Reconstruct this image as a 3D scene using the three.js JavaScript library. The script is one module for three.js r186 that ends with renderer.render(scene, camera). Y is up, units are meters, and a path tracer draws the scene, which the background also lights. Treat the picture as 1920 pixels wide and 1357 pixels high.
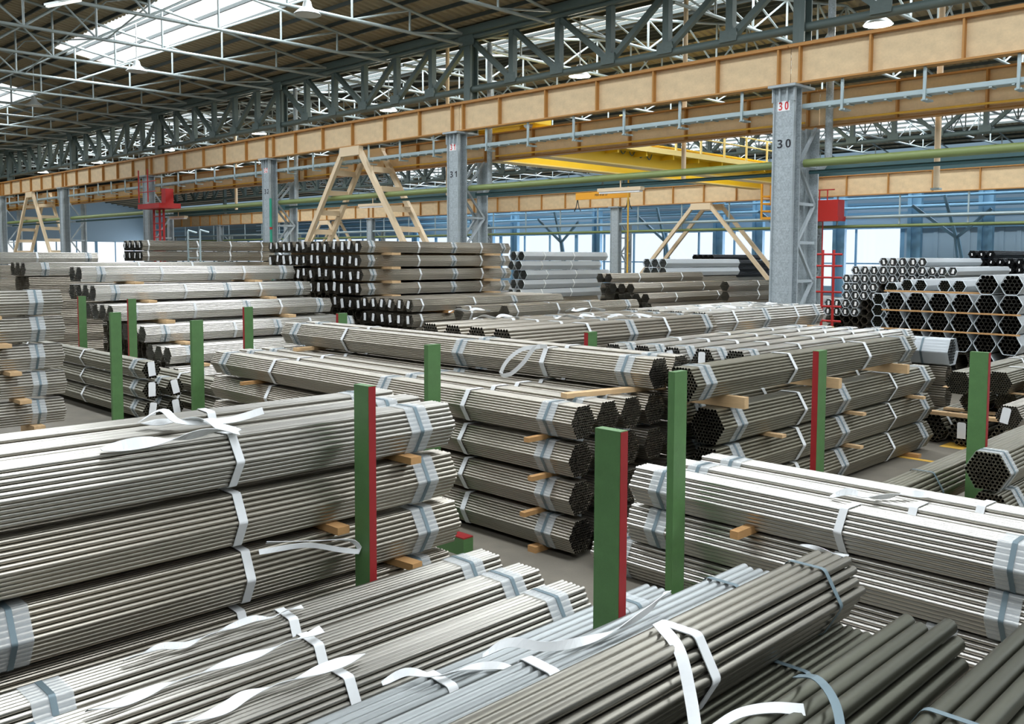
import * as THREE from 'three';
import { mergeGeometries } from 'three/addons/utils/BufferGeometryUtils.js';
import { RectAreaLightUniformsLib } from 'three/addons/lights/RectAreaLightUniformsLib.js';
import { FontLoader } from 'three/addons/loaders/FontLoader.js';
import { TextGeometry } from 'three/addons/geometries/TextGeometry.js';

/* ---------- camera, sky, exposure ---------- */
const scene = new THREE.Scene();
const renderer = new THREE.WebGLRenderer({ antialias: true });
renderer.toneMapping = THREE.LinearToneMapping;
renderer.toneMappingExposure = 0.41;
renderer.shadowMap.enabled = true;
scene.background = new THREE.Color().setRGB(2.6, 2.8, 3.0);
RectAreaLightUniformsLib.init();

// x runs along the column rows, V is the depth across the bays (three.js z = -V)
const EYE = 2.75, FOCAL = 1720;
const camera = new THREE.PerspectiveCamera(2 * Math.atan(757 / FOCAL) * 180 / Math.PI, 1920 / 1514, 0.05, 400);
camera.setViewOffset(1920, 1514, 0, 157, 1920, 1357);
camera.position.set(0, EYE, 0);
camera.rotation.set(-3.9 * Math.PI / 180, 44.85 * Math.PI / 180, 0.2 * Math.PI / 180, 'YXZ');
scene.add(camera);

const SKY_LIGHT = 24, WINDOW_LIGHT = 9;

/* ---------- helpers ---------- */
let seed = 7;
const rnd = () => { seed = (seed * 1664525 + 1013904223) >>> 0; return seed / 4294967296; };
const rr = (a, b) => a + (b - a) * rnd();
const P3 = (x, y, V) => new THREE.Vector3(x, y, -V);
const lin = (r, g, b) => new THREE.Color().setRGB(r, g, b);
const used = {};
const numbered = (n) => { const k = used[n] = (used[n] ?? -1) + 1; return k ? n + '_' + String(k).padStart(3, '0') : n; };
function sh(o) { o.castShadow = true; o.receiveShadow = true; return o; }
function tag(o, label, category, group, kind) {
  o.userData.label = label; o.userData.category = category;
  if (group) o.userData.group = group;
  if (kind) o.userData.kind = kind;
  return o;
}
function thing(name, label, category, x, y, V, turn = 0, group, kind) {
  const o = new THREE.Group(); o.name = numbered(name); o.position.set(x, y, -V); o.rotation.y = turn;
  scene.add(o); return tag(o, label, category, group, kind);
}
function part(parent, name, geo, mat) { const m = sh(new THREE.Mesh(geo, mat)); m.name = name; parent.add(m); return m; }
function solo(name, geo, mat, label, category, group, kind) {
  const m = sh(new THREE.Mesh(geo, mat)); m.name = numbered(name); scene.add(m); return tag(m, label, category, group, kind);
}
function struct(name, geo, mat) { const m = sh(new THREE.Mesh(geo, mat)); m.name = numbered(name); m.userData.kind = 'structure'; scene.add(m); return m; }
// boxes in (x, y, V) world terms
const boxg = (x0, x1, y0, y1, V0, V1) => new THREE.BoxGeometry(x1 - x0, y1 - y0, V1 - V0).translate((x0 + x1) / 2, (y0 + y1) / 2, -(V0 + V1) / 2);
const UNIT_BOX = new THREE.BoxGeometry(1, 1, 1);
const UNIT_CYL = new THREE.CylinderGeometry(1, 1, 1, 10);
const UNIT_CYL6 = new THREE.CylinderGeometry(1, 1, 1, 6);
// a box part: sizes along x, y, V and its centre, local to the parent
function bx(parent, name, mat, sx, sy, sV, cx, cy, cV) {
  const m = part(parent, name, UNIT_BOX, mat); m.scale.set(sx, sy, sV); m.position.set(cx, cy, -cV); return m;
}
const UP = new THREE.Vector3(0, 1, 0);
function rod(parent, name, mat, a, b, r, geo = UNIT_CYL6) {
  const m = part(parent, name, geo, mat), d = b.clone().sub(a), L = d.length();
  m.scale.set(r, L, r); m.position.copy(a).addScaledVector(d, 0.5); m.quaternion.setFromUnitVectors(UP, d.normalize()); return m;
}
// a flat bar of section w x t from a to b
function bar(parent, name, mat, a, b, w, t, side) {
  const m = part(parent, name, UNIT_BOX, mat), d = b.clone().sub(a), L = d.length();
  const y = d.clone().normalize(), z = (side || new THREE.Vector3(0, 0, 1)).clone(), x = new THREE.Vector3().crossVectors(y, z).normalize(); z.crossVectors(x, y);
  m.quaternion.setFromRotationMatrix(new THREE.Matrix4().makeBasis(x, y, z));
  m.scale.set(w, L, t); m.position.copy(a).addScaledVector(d, 0.5); return m;
}
function rodGeo(a, b, r, n = 6) {
  const d = b.clone().sub(a), g = new THREE.CylinderGeometry(r, r, d.length(), n);
  g.applyQuaternion(new THREE.Quaternion().setFromUnitVectors(UP, d.clone().normalize()));
  const c = a.clone().addScaledVector(d, 0.5); return g.translate(c.x, c.y, c.z);
}
// textures: fine and coarse noise as value maps
function noiseTex(size, fn, srgb = true) {
  const d = new Uint8Array(size * size * 4);
  for (let j = 0; j < size; j++) for (let i = 0; i < size; i++) { const c = fn(i, j), k = (j * size + i) * 4; d[k] = c[0]; d[k + 1] = c[1]; d[k + 2] = c[2]; d[k + 3] = 255; }
  const t = new THREE.DataTexture(d, size, size); t.wrapS = t.wrapT = THREE.RepeatWrapping; t.magFilter = THREE.LinearFilter; t.minFilter = THREE.LinearMipmapLinearFilter; t.generateMipmaps = true;
  if (srgb) t.colorSpace = THREE.SRGBColorSpace; t.needsUpdate = true; return t;
}
const hash = (i, j, s) => { let h = (i * 374761393 + j * 668265263 + s * 974711) | 0; h = Math.imul(h ^ (h >>> 13), 1274126177); return ((h ^ (h >>> 16)) >>> 0) / 4294967296; };
function vnoise(x, y, per, s) {
  const i = Math.floor(x), j = Math.floor(y), f = x - i, g = y - j, w = (a) => ((a % per) + per) % per, u = f * f * (3 - 2 * f), v = g * g * (3 - 2 * g);
  const a = hash(w(i), w(j), s), b = hash(w(i + 1), w(j), s), c = hash(w(i), w(j + 1), s), d = hash(w(i + 1), w(j + 1), s);
  return (a + (b - a) * u) * (1 - v) + (c + (d - c) * u) * v;
}
const concreteTex = noiseTex(512, (i, j) => {
  const n = vnoise(i / 64, j / 64, 8, 1) * 0.5 + vnoise(i / 16, j / 16, 32, 2) * 0.3 + hash(i, j, 3) * 0.2, v = 196 + n * 56; return [v, v * 0.985, v * 0.955];
});
concreteTex.repeat.set(0.25, 0.25);
const woodTex = noiseTex(128, (i, j) => { const n = vnoise(i / 32, j / 2.5, 64, 4) * 0.6 + vnoise(i / 4, j / 1.2, 128, 5) * 0.4, v = 205 + n * 50; return [v, v * 0.96, v * 0.88]; });
const paintTex = noiseTex(256, (i, j) => { const n = vnoise(i / 32, j / 32, 8, 6) * 0.5 + vnoise(i / 6, j / 6, 64, 7) * 0.3 + hash(i, j, 8) * 0.2, v = 228 + n * 27; return [v, v, v]; });
const zincTex = noiseTex(256, (i, j) => { const n = vnoise(i / 10, j / 10, 32, 9) * 0.6 + vnoise(i / 3, j / 3, 128, 11) * 0.4, v = 190 + n * 65; return [v, v, v]; });

const tiled = (t, u, v) => { const c = t.clone(); c.repeat.set(u, v); c.needsUpdate = true; return c; };
const zincCol = tiled(zincTex, 0.8, 9), paintPost = tiled(paintTex, 0.5, 5), paintWeb = tiled(paintTex, 9, 0.8);

/* ---------- materials ---------- */
const std = (c, rough, metal = 0, o = {}) => new THREE.MeshStandardMaterial({ color: c, roughness: rough, metalness: metal, ...o });
const M = {
  concrete: std(lin(0.22, 0.20, 0.165), 0.75, 0, { map: concreteTex }),
  yellowPaint: std(lin(0.72, 0.42, 0.06), 0.7),
  roof: std(lin(0.30, 0.25, 0.155), 0.75),
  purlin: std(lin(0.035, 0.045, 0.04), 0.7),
  trussGrey: std(lin(0.34, 0.39, 0.38), 0.45, 0.15),
  steelPaint: std(lin(0.125, 0.172, 0.16), 0.5, 0, { map: paintTex }),
  columnPaint: std(lin(0.50, 0.56, 0.58), 0.5, 0, { map: zincCol }),
  tealPaint: std(lin(0.055, 0.135, 0.15), 0.5),
  bluePaint: std(lin(0.19, 0.38, 0.54), 0.5),
  blueClad: std(lin(0.36, 0.49, 0.58), 0.6),
  cream: std(lin(0.80, 0.60, 0.35), 0.55, 0, { map: paintWeb }),
  ochre: std(lin(0.47, 0.225, 0.055), 0.55),
  creamLeg: std(lin(0.74, 0.58, 0.38), 0.55),
  craneYellow: std(lin(0.78, 0.52, 0.02), 0.45),
  railYellow: std(lin(0.80, 0.62, 0.22), 0.5),
  conductor: std(lin(0.80, 0.46, 0.05), 0.5),
  orangeCab: std(lin(0.80, 0.36, 0.02), 0.5),
  pipeGreen: std(lin(0.215, 0.27, 0.095), 0.45),
  trayGrey: std(lin(0.40, 0.49, 0.50), 0.4, 0.3),
  red: std(lin(0.45, 0.02, 0.018), 0.5),
  postGreen: std(lin(0.092, 0.205, 0.066), 0.5, 0, { map: paintPost }),
  postRed: std(lin(0.32, 0.014, 0.016), 0.5, 0, { map: paintPost }),
  wood: std(lin(0.62, 0.37, 0.17), 0.8, 0, { map: woodTex }),
  woodPale: std(lin(0.74, 0.54, 0.34), 0.8, 0, { map: woodTex }),
  sling: std(lin(0.66, 0.67, 0.66), 0.8),
  wrap: new THREE.MeshPhysicalMaterial({ color: lin(0.70, 0.74, 0.74), roughness: 0.35, transparent: true, opacity: 0.3, side: THREE.DoubleSide }),
  wrapClear: new THREE.MeshPhysicalMaterial({ color: lin(0.85, 0.9, 0.92), roughness: 0.3, transparent: true, opacity: 0.3, side: THREE.DoubleSide }),
  sleeveRim: std(lin(0.66, 0.72, 0.74), 0.4),
  strap: std(lin(0.13, 0.18, 0.20), 0.45, 0.3),
  paper: std(lin(0.86, 0.87, 0.86), 0.8),
  ink: std(lin(0.02, 0.02, 0.025), 0.7),
  inkRed: std(lin(0.65, 0.03, 0.03), 0.7),
  glass: new THREE.MeshPhysicalMaterial({ color: lin(0.96, 0.98, 1), roughness: 0, transmission: 1, thickness: 0, ior: 1.45 }),
  skylight: std(lin(0.85, 0.88, 0.9), 0.9, 0, { emissive: lin(1, 1.02, 1.03), emissiveIntensity: 2.2 }),
  lampGlow: std(lin(0.9, 0.9, 0.85), 0.6, 0, { emissive: lin(1, 0.98, 0.86), emissiveIntensity: 3 }),
  lampShade: std(lin(0.55, 0.58, 0.56), 0.4, 0.4),
  cable: std(lin(0.10, 0.17, 0.16), 0.6),
};
const tubeMat = (r, g, b, rough, metal) => new THREE.MeshStandardMaterial({ color: lin(r, g, b), roughness: rough, metalness: metal, vertexColors: true });
const T = {
  bright: tubeMat(0.48, 0.455, 0.40, 0.33, 0.96),
  grey: tubeMat(0.46, 0.42, 0.35, 0.33, 0.94),
  olive: tubeMat(0.29, 0.27, 0.205, 0.36, 0.85),
  brown: tubeMat(0.44, 0.40, 0.33, 0.38, 0.85),
  dark: tubeMat(0.10, 0.10, 0.072, 0.36, 0.8),
  zinc: tubeMat(0.36, 0.38, 0.375, 0.38, 0.8),
  steel: tubeMat(0.25, 0.235, 0.195, 0.32, 0.9),
  silver: tubeMat(0.62, 0.595, 0.54, 0.32, 0.96),
  black: tubeMat(0.03, 0.032, 0.034, 0.45, 0.4),
};

/* ---------- setting: floor, roof, walls ---------- */
const ROW = [-23.2, -1.2, 20.8, 42.8, 64.8], XL = -150, XR = 34, EAVE = 10.42, SLOPE = 0.15;
{
  const g = new THREE.BoxGeometry(XR - XL, 0.3, 92); const uv = g.attributes.uv, p = g.attributes.position;
  for (let i = 0; i < uv.count; i++) uv.setXY(i, p.getX(i), p.getZ(i));
  struct('floor', g.translate((XL + XR) / 2, -0.15, -21), M.concrete);
}
// corrugated sheet between x0..x1 and the distances s0..s1 from the gutter
function corrugated(x0, x1, s0, s1, Vof, step = 0.33, amp = 0.055) {
  const pos = [], idx = [], prof = [[0, 0], [0.14, 0], [0.22, 1], [0.78 - 0.36, 1], [0.5, 0]];
  const xs = []; const n = Math.max(1, Math.round((x1 - x0) / step)), w = (x1 - x0) / n;
  for (let k = 0; k < n; k++) for (const [u, h] of [[0, 0], [0.42, 0], [0.55, 1], [0.87, 1]]) xs.push([x0 + (k + u) * w, h * amp]);
  xs.push([x1, 0]);
  for (const s of [s0, s1]) for (const [x, h] of xs) pos.push(x, EAVE + SLOPE * s + h, -Vof(s));
  const c = xs.length;
  for (let i = 0; i < c - 1; i++) idx.push(i, i + 1, c + i, i + 1, c + i + 1, c + i);
  const g = new THREE.BufferGeometry(); g.setAttribute('position', new THREE.Float32BufferAttribute(pos, 3)); g.setIndex(idx);
  const f = g.toNonIndexed(); f.computeVertexNormals(); return f;
}
function slab(x0, x1, s0, s1, Vof, lift, th) {
  const y = (s) => EAVE + SLOPE * s + lift, p = [];
  const c = [[x0, s0], [x1, s0], [x1, s1], [x0, s1]];
  const lo = c.map(([x, s]) => [x, y(s), -Vof(s)]), hi = c.map(([x, s]) => [x, y(s) + th, -Vof(s)]);
  const quad = (a, b, d, e) => p.push(...a, ...b, ...d, ...a, ...d, ...e);
  quad(lo[0], lo[1], lo[2], lo[3]); quad(hi[3], hi[2], hi[1], hi[0]);
  for (let i = 0; i < 4; i++) { const j = (i + 1) % 4; quad(lo[i], hi[i], hi[j], lo[j]); }
  const g = new THREE.BufferGeometry(); g.setAttribute('position', new THREE.Float32BufferAttribute(p, 3)); g.computeVertexNormals(); return g;
}
const SKY_S = [4.1, 6.7], SKY_ALL = [[-77.2, -50.7], [-41.2, 24]];
for (let b = 0; b < 4; b++) for (const side of [0, 1]) {
  const Vof = side ? (s) => ROW[b + 1] - s : (s) => ROW[b] + s;
  const SKY_X = b === 1 || b === 2 || side === 1 ? SKY_ALL : [];
  const sheets = [], decks = [], rects = [[XL, XR, 0, SKY_S[0]], [XL, XR, SKY_S[1], 11]];
  let x = XL;
  for (const [a, c] of SKY_X) { rects.push([x, a, ...SKY_S]); x = c; }
  rects.push([x, XR, ...SKY_S]);
  for (const r of rects) { sheets.push(corrugated(...r, Vof)); decks.push(slab(...r, Vof, 0.075, 0.12)); }
  struct('ceiling', mergeGeometries(sheets), M.roof);
  struct('ceiling_deck', mergeGeometries(decks), M.roof);
  // purlins
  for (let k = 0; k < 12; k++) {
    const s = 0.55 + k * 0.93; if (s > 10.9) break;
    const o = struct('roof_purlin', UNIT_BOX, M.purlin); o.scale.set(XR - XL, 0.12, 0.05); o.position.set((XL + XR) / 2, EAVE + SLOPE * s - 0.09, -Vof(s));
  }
  for (const [x0, x1] of SKY_X) {
    const sk = new THREE.Group(); sk.name = numbered('window_skylight'); sk.userData.kind = 'structure'; scene.add(sk);
    const n = Math.round((x1 - x0) / 4), w = (x1 - x0) / n;
    for (let i = 0; i < n; i++) part(sk, 'pane', slab(x0 + i * w + 0.02, x0 + (i + 1) * w - 0.02, SKY_S[0], SKY_S[1], Vof, 0.02, 0.02), M.skylight);
    const L = new THREE.RectAreaLight(lin(0.93, 1.0, 1.08), SKY_LIGHT, x1 - x0, SKY_S[1] - SKY_S[0]);
    const s = (SKY_S[0] + SKY_S[1]) / 2, V = Vof(s), y = EAVE + SLOPE * s - 0.02, dirV = side ? -1 : 1;
    L.position.copy(P3((x0 + x1) / 2, y, V)); L.lookAt(P3((x0 + x1) / 2, y - 1, V + dirV * SLOPE)); L.castShadow = true; scene.add(L);
  }
}
// end walls
struct('wall_left', boxg(XL - 0.3, XL, 0, 14, -24, 66), M.blueClad);
struct('wall_right', boxg(XR, XR + 0.3, 0, 14, -24, 66), M.blueClad);
struct('wall_front', boxg(XL, XR, 0, 14, -23.6, -23.25), M.blueClad);
const VW = 66;
{
  // rear wall: clad above 5 m, glazed band below it as far as x = -26.5, clad to the floor beyond
  const wall = new THREE.Group(); wall.name = 'wall_back'; wall.userData.kind = 'structure'; scene.add(wall);
  part(wall, 'cladding', boxg(XL, XR, 5.0, 14, VW, VW + 0.25), M.blueClad);
  part(wall, 'cladding', boxg(XL, -26.5, 0, 0.7, VW, VW + 0.25), M.blueClad);
  part(wall, 'cladding', boxg(-26.5, XR, 0, 5.0, VW, VW + 0.25), M.blueClad);
  for (let x = -26.3; x < -4; x += 1.05) { const m = bx(wall, 'cladding_rib', M.blueClad, 0.28, 5, 0.07, x, 2.5, VW - 0.03); m.userData.kind = 'structure'; }
  for (const [y, h] of [[5.05, 0.3], [6.0, 0.18], [6.7, 0.18], [7.5, 0.22]]) bx(wall, 'wall_rail', M.bluePaint, XR - XL, h, 0.2, (XL + XR) / 2, y, VW - 0.25);
  for (let k = 0; k < 12; k++) {
    const x1 = -26.5 - k * 10.2, x0 = x1 - 10.2;
    const w = new THREE.Group(); w.name = 'window_' + (k + 1); w.userData.kind = 'structure'; scene.add(w);
    for (let i = 0; i < 3; i++) part(w, 'pane', boxg(x0 + i * 3.4 + 0.06, x0 + (i + 1) * 3.4 - 0.06, 0.75, 4.98, VW + 0.1, VW + 0.11), M.glass);
    for (let i = 0; i <= 3; i++) bx(w, 'mullion', M.bluePaint, i % 3 ? 0.12 : 0.3, 4.3, 0.16, x0 + i * 3.4, 2.85, VW);
    bx(w, 'transom', M.bluePaint, 10.2, 0.1, 0.12, x0 + 5.1, 2.4, VW);
    const L = new THREE.RectAreaLight(lin(0.86, 0.95, 1.08), WINDOW_LIGHT, 10, 4.2);
    L.position.copy(P3(x0 + 5.1, 2.9, VW - 0.3)); L.lookAt(P3(x0 + 5.1, 2.9, VW - 5)); L.castShadow = true; scene.add(L);
  }
}
{
  // glazed band in the far end wall
  for (let k = 0; k < 4; k++) {
    const V0 = 30 + k * 9, w = new THREE.Group(); w.name = 'window_' + (13 + k); w.userData.kind = 'structure'; scene.add(w);
    part(w, 'pane', boxg(XL + 0.02, XL + 0.04, 1.2, 5, V0 + 0.2, V0 + 8.8), M.skylight);
    for (let i = 0; i <= 3; i++) bx(w, 'mullion', M.bluePaint, 0.14, 4, i % 3 ? 0.15 : 0.4, XL + 0.12, 3.1, V0 + i * 3);
  }
}

/* ---------- column rows ---------- */
const font = await new FontLoader().loadAsync('fonts/droid/droid_sans_bold.typeface.json');
const sizedText = (s, size) => { const g = new TextGeometry(s, { font, size, depth: 0.004, curveSegments: 4 }); g.computeBoundingBox(); const b = g.boundingBox; return g.translate(-(b.min.x + b.max.x) / 2, -(b.min.y + b.max.y) / 2, 0); };
function column(x, V, top, number, label, group, simple) {
  const c = thing('crane_column', label, 'column', x, 0, V, 0, group, 'structure');
  // front H-section with its flange toward the bay, rear section, lacing between
  bx(c, 'front_flange', M.columnPaint, 0.56, top, 0.05, 0, top / 2, 0);
  for (const dx of [-0.26, 0.26]) bx(c, 'edge_rib', M.columnPaint, 0.035, top - 0.02, 0.09, dx, top / 2, -0.03);
  bx(c, 'front_web', M.columnPaint, 0.05, top, 0.3, 0, top / 2, 0.17);
  bx(c, 'inner_flange', M.columnPaint, 0.5, top, 0.04, 0, top / 2, 0.34);
  bx(c, 'rear_flange', M.columnPaint, 0.5, top - 0.9, 0.05, 0, (top - 0.9) / 2, 1.3);
  bx(c, 'rear_web', M.columnPaint, 0.05, top - 0.9, 0.2, 0, (top - 0.9) / 2, 1.18);
  const n = simple ? 5 : 6, h = (top - 1.2) / n;
  for (let i = 0; i < n; i++) {
    const y0 = 0.3 + i * h, up = i % 2;
    for (const dx of simple ? [0.2] : [0.2, -0.2]) {
      bar(c, 'lacing_bar', M.columnPaint, new THREE.Vector3(dx, y0, -(up ? 0.36 : 1.2)), new THREE.Vector3(dx, y0 + h, -(up ? 1.2 : 0.36)), 0.07, 0.07, new THREE.Vector3(1, 0, 0));
      bar(c, 'batten', M.columnPaint, new THREE.Vector3(dx, y0, -0.36), new THREE.Vector3(dx, y0, -1.2), 0.07, 0.07, new THREE.Vector3(1, 0, 0));
    }
  }
  bx(c, 'cap_plate', M.columnPaint, 0.72, 0.06, 1.0, 0, top + 0.0, 0.3);
  if (!simple) for (const dx of [-0.28, -0.1, 0.1, 0.28]) bx(c, 'cap_stiffener', M.columnPaint, 0.035, 0.34, 0.09, dx, top - 0.2, -0.06);
  bx(c, 'base_plate', M.columnPaint, 0.9, 0.05, 1.7, 0, 0.025, 0.62);
  if (number) {
    bx(c, 'number_placard', M.paper, 0.32, 0.24, 0.006, -0.02, top - 0.46, -0.03);
    const digits = [...number];
    digits.forEach((ch, i) => { const t = part(c, 'placard_digit', sizedText(ch, 0.19), M.inkRed); t.scale.x = 0.75; t.position.set(-0.02 + (i - 0.5) * 0.16, top - 0.46, 0.034); });
    digits.forEach((ch, i) => { const t = part(c, 'painted_digit', sizedText(ch, 0.2), M.ink); t.position.set(0.01 + (i - 0.5) * 0.22, top - 1.36, 0.026); });
  }
  return c;
}
const COLX = [0.85, -11.17, -23.2, -35.2, -47.2, -59.2, -71.2, -83.2, -95.2, -107.2];
const ORD = ['first', 'second', 'third', 'fourth', 'fifth', 'sixth', 'seventh', 'eighth', 'ninth', 'tenth'];
const COLNO = { 1: '30', 2: '31', 3: '32' };
COLX.forEach((x, i) => column(x, 20.55, 6.88, COLNO[i],
  COLNO[i] ? 'grey steel crane column painted with the number ' + COLNO[i] : 'unnumbered grey laced column under the beige crane girder', 'near row of crane columns', i > 3));
// upper shafts to the roof girder
COLX.forEach((x, i) => {
  const o = thing('roof_column', 'green grey H-shaped roof column standing above the beige crane girder', 'column', x, 6.9, 21.3, 0, 'upper columns over the near crane girder', 'structure');
  bx(o, 'flange', M.steelPaint, 0.3, 3.4, 0.04, 0, 1.7, -0.16); bx(o, 'flange', M.steelPaint, 0.3, 3.4, 0.04, 0, 1.7, 0.2); bx(o, 'web', M.steelPaint, 0.04, 3.4, 0.34, 0, 1.7, 0.02);
  bx(o, 'gusset_plate', M.steelPaint, 0.7, 0.35, 0.06, 0, 3.1, -0.2);
});
const COLX2 = [2.1, -9.9, -21.9, -33.9, -45.9, -57.9, -69.9, -81.9, -93.9];
COLX2.forEach((x) => column(x, 42.6, 5.72, null, 'slim grey laced column under the distant beige crane girder', 'middle row of crane columns', true));

/* ---------- crane runway girders ---------- */
function girder(x0, x1, y0, y1, V, label, group, panels, faceMat = M.cream) {
  const o = thing('crane_girder', label, 'girder', x0, y0, V, 0, group), L = x1 - x0, h = y1 - y0;
  bx(o, 'web', faceMat, L - 0.02, h, 0.03, L / 2, h / 2, 0);
  bx(o, 'top_flange', M.ochre, L - 0.02, 0.04, 0.34, L / 2, h - 0.02, 0);
  bx(o, 'bottom_flange', M.ochre, L - 0.02, 0.04, 0.3, L / 2, 0.02, 0);
  for (let i = 0; i <= panels; i++) {
    const px = i === 0 ? 0.28 : i === panels ? L - 0.28 : (L / panels) * i;
    for (const s of [-1, 1]) bx(o, 'stiffener', M.ochre, 0.045, h - 0.08, 0.13, px, h / 2, s * 0.08);
  }
  return o;
}
const SPAN = (i) => ['beyond column 30', 'between columns 30 and 31', 'between columns 31 and 32', 'just past column 32', 'two spans past column 32', 'three spans past column 32', 'four spans past column 32', 'five spans past column 32', 'six spans past column 32'][i];
for (let i = 0; i < COLX.length - 1; i++) {
  girder(COLX[i + 1], COLX[i], 6.94, 7.86, 20.8, 'long beige plate girder with brown stiffeners, ' + SPAN(i), 'near crane runway girders', 6);
  girder(COLX[i + 1], COLX[i], 6.08, 7.02, 22.35, 'brown shadowed crane girder behind the columns, ' + SPAN(i), 'rear crane runway girders', 6);
  // crane rail on the near girder
  const r = solo('crane_rail', boxg(COLX[i + 1], COLX[i], 7.86, 7.93, 20.77, 20.83), M.ochre, 'thin crane rail on top of the long beige girder', 'rail', 'crane rails');
}
for (let i = 0; i < COLX2.length - 1; i++) {
  girder(COLX2[i + 1], COLX2[i], 5.74, 6.74, 42.8, 'distant beige crane girder, ' + (['before the blue clad wall', 'beyond column 30', 'over the pale A-shaped frame', 'behind the orange lifting beam', 'behind the large A-shaped frame'][i] || 'far past the large A-shaped frame'), 'middle crane runway girders', 6);
  solo('teal_beam', boxg(COLX2[i + 1] + 0.01, COLX2[i] - 0.01, 6.85, 7.45, 43.7, 43.78), M.tealPaint, 'dark teal plate beam just above the distant beige girder', 'beam', 'teal beams');
}
/* longitudinal roof girders on the column rows */
function roofGirder(x0, x1, V, label, group, y0, y1) {
  const o = thing('roof_girder', label, 'truss', x0, y0, V, 0, group, 'structure'), L = x1 - x0, h = y1 - y0, p = L / 6, v = (x, y) => new THREE.Vector3(x, y, 0);
  rod(o, 'bottom_chord', M.steelPaint, v(0.1, 0), v(L - 0.1, 0), 0.11, UNIT_CYL);
  for (const dz of [0.13, -0.13]) rod(o, 'top_chord', M.steelPaint, v(0, h).setZ(dz), v(L, h).setZ(dz), 0.08, UNIT_CYL);
  for (let i = 1; i < 6; i++) { bx(o, 'vertical', M.steelPaint, 0.2, h, 0.2, i * p, h / 2, 0); bx(o, 'gusset_plate', M.steelPaint, 0.5, 0.3, 0.05, i * p, 0.12, -0.12); }
  for (let i = 0; i < 3; i++) { bar(o, 'diagonal', M.steelPaint, v(i * p + 0.1, h - 0.1), v((i + 1) * p - 0.1, 0.15), 0.16, 0.16); bar(o, 'diagonal', M.steelPaint, v(L - i * p - 0.1, h - 0.1), v(L - (i + 1) * p + 0.1, 0.15), 0.16, 0.16); }
  return o;
}
for (let i = 0; i < COLX.length - 1; i++) roofGirder(COLX[i + 1], COLX[i], 21.3, 'grey green lattice roof girder directly above the long beige crane girder', 'lattice girders on the near column row', 8.4, 10.1);
for (let i = 0; i < COLX2.length - 1; i++) roofGirder(COLX2[i + 1], COLX2[i], 43.2, 'distant lattice roof girder above the teal beam', 'lattice girders on the middle column row', 8.3, 10.1);
COLX2.forEach((x) => {
  const o = thing('roof_column', 'distant roof column rising behind the distant beige girder', 'column', x, 5.8, 43.3, 0, 'upper columns over the distant girder', 'structure');
  bx(o, 'flange', M.steelPaint, 0.26, 4.4, 0.04, 0, 2.2, -0.14); bx(o, 'web', M.steelPaint, 0.04, 4.4, 0.28, 0, 2.2, 0.02);
});
// gutter boxes over the rows
for (const V of [21.3, 43.2]) struct('gutter_beam', boxg(XL, XR, 10.16, 10.4, V - 0.35, V + 0.35), M.steelPaint);

/* ---------- roof trusses across the bays ---------- */
function roofTruss(x, Va, Vb, label, group, merged) {
  const o = thing('roof_truss', label, 'truss', x, 9.85, Va, 0, group, 'structure'), W = Vb - Va, n = 10, p = W / n, top = (k) => EAVE - 9.85 - 0.22 + SLOPE * Math.min(k * p, W - k * p);
  const lo = (k) => new THREE.Vector3(0, 0, -k * p), hi = (k) => new THREE.Vector3(0, top(k), -k * p), segs = [['bottom_chord', lo(0), lo(n), 0.055], ['top_chord', hi(0), hi(n / 2), 0.05], ['top_chord', hi(n / 2), hi(n), 0.05]];
  for (let k = 1; k < n; k++) segs.push(['vertical', lo(k), hi(k), 0.038]);
  for (let k = 0; k < n; k++) segs.push(['diagonal', k < 5 ? lo(k + 1) : lo(k), k < 5 ? hi(k) : hi(k + 1), 0.034]);
  for (const k of [2, 4, 6]) segs.push(['diagonal', lo(k), hi(k + (k < 5 ? 1 : -1)), 0.034]);
  if (merged) part(o, 'lattice', mergeGeometries(segs.map(([, a, b, r]) => rodGeo(a, b, r, 5))), M.trussGrey);
  else for (const [nm, a, b, r] of segs) rod(o, nm, M.trussGrey, a, b, r);
  return o;
}
for (let x = -15.2; x > -112; x -= 4) roofTruss(x, -1.2, 20.9, 'pale grey pipe roof truss under the brown roof and skylights', 'pipe roof trusses over the tube store', x < -62);
for (let x = 0.8; x > -90; x -= 4) roofTruss(x, 21.6, 42.8, 'pale grey pipe roof truss seen behind the lattice roof girder', 'pipe roof trusses over the crane bay', x < -46);
for (let x = 0.8; x > -90; x -= 4) roofTruss(x, 43.4, 64.8, 'distant pipe roof truss beyond the distant girder', 'pipe roof trusses over the rear bay', true);
// bracing pipes between trusses (near bay)
for (const V of [5.4, 12.4]) for (let x = -15.2; x > -66; x -= 8) {
  const o = thing('roof_brace', 'thin crossed bracing pipes between the pale roof trusses', 'brace', x, 9.9, V, 0, 'roof bracing', 'structure');
  rod(o, 'brace_pipe', M.trussGrey, new THREE.Vector3(0, 0, 0), new THREE.Vector3(-8, 1.2, 0), 0.025); rod(o, 'brace_pipe', M.trussGrey, new THREE.Vector3(-8, 0, 0), new THREE.Vector3(0, 1.2, 0), 0.025);
}

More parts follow.
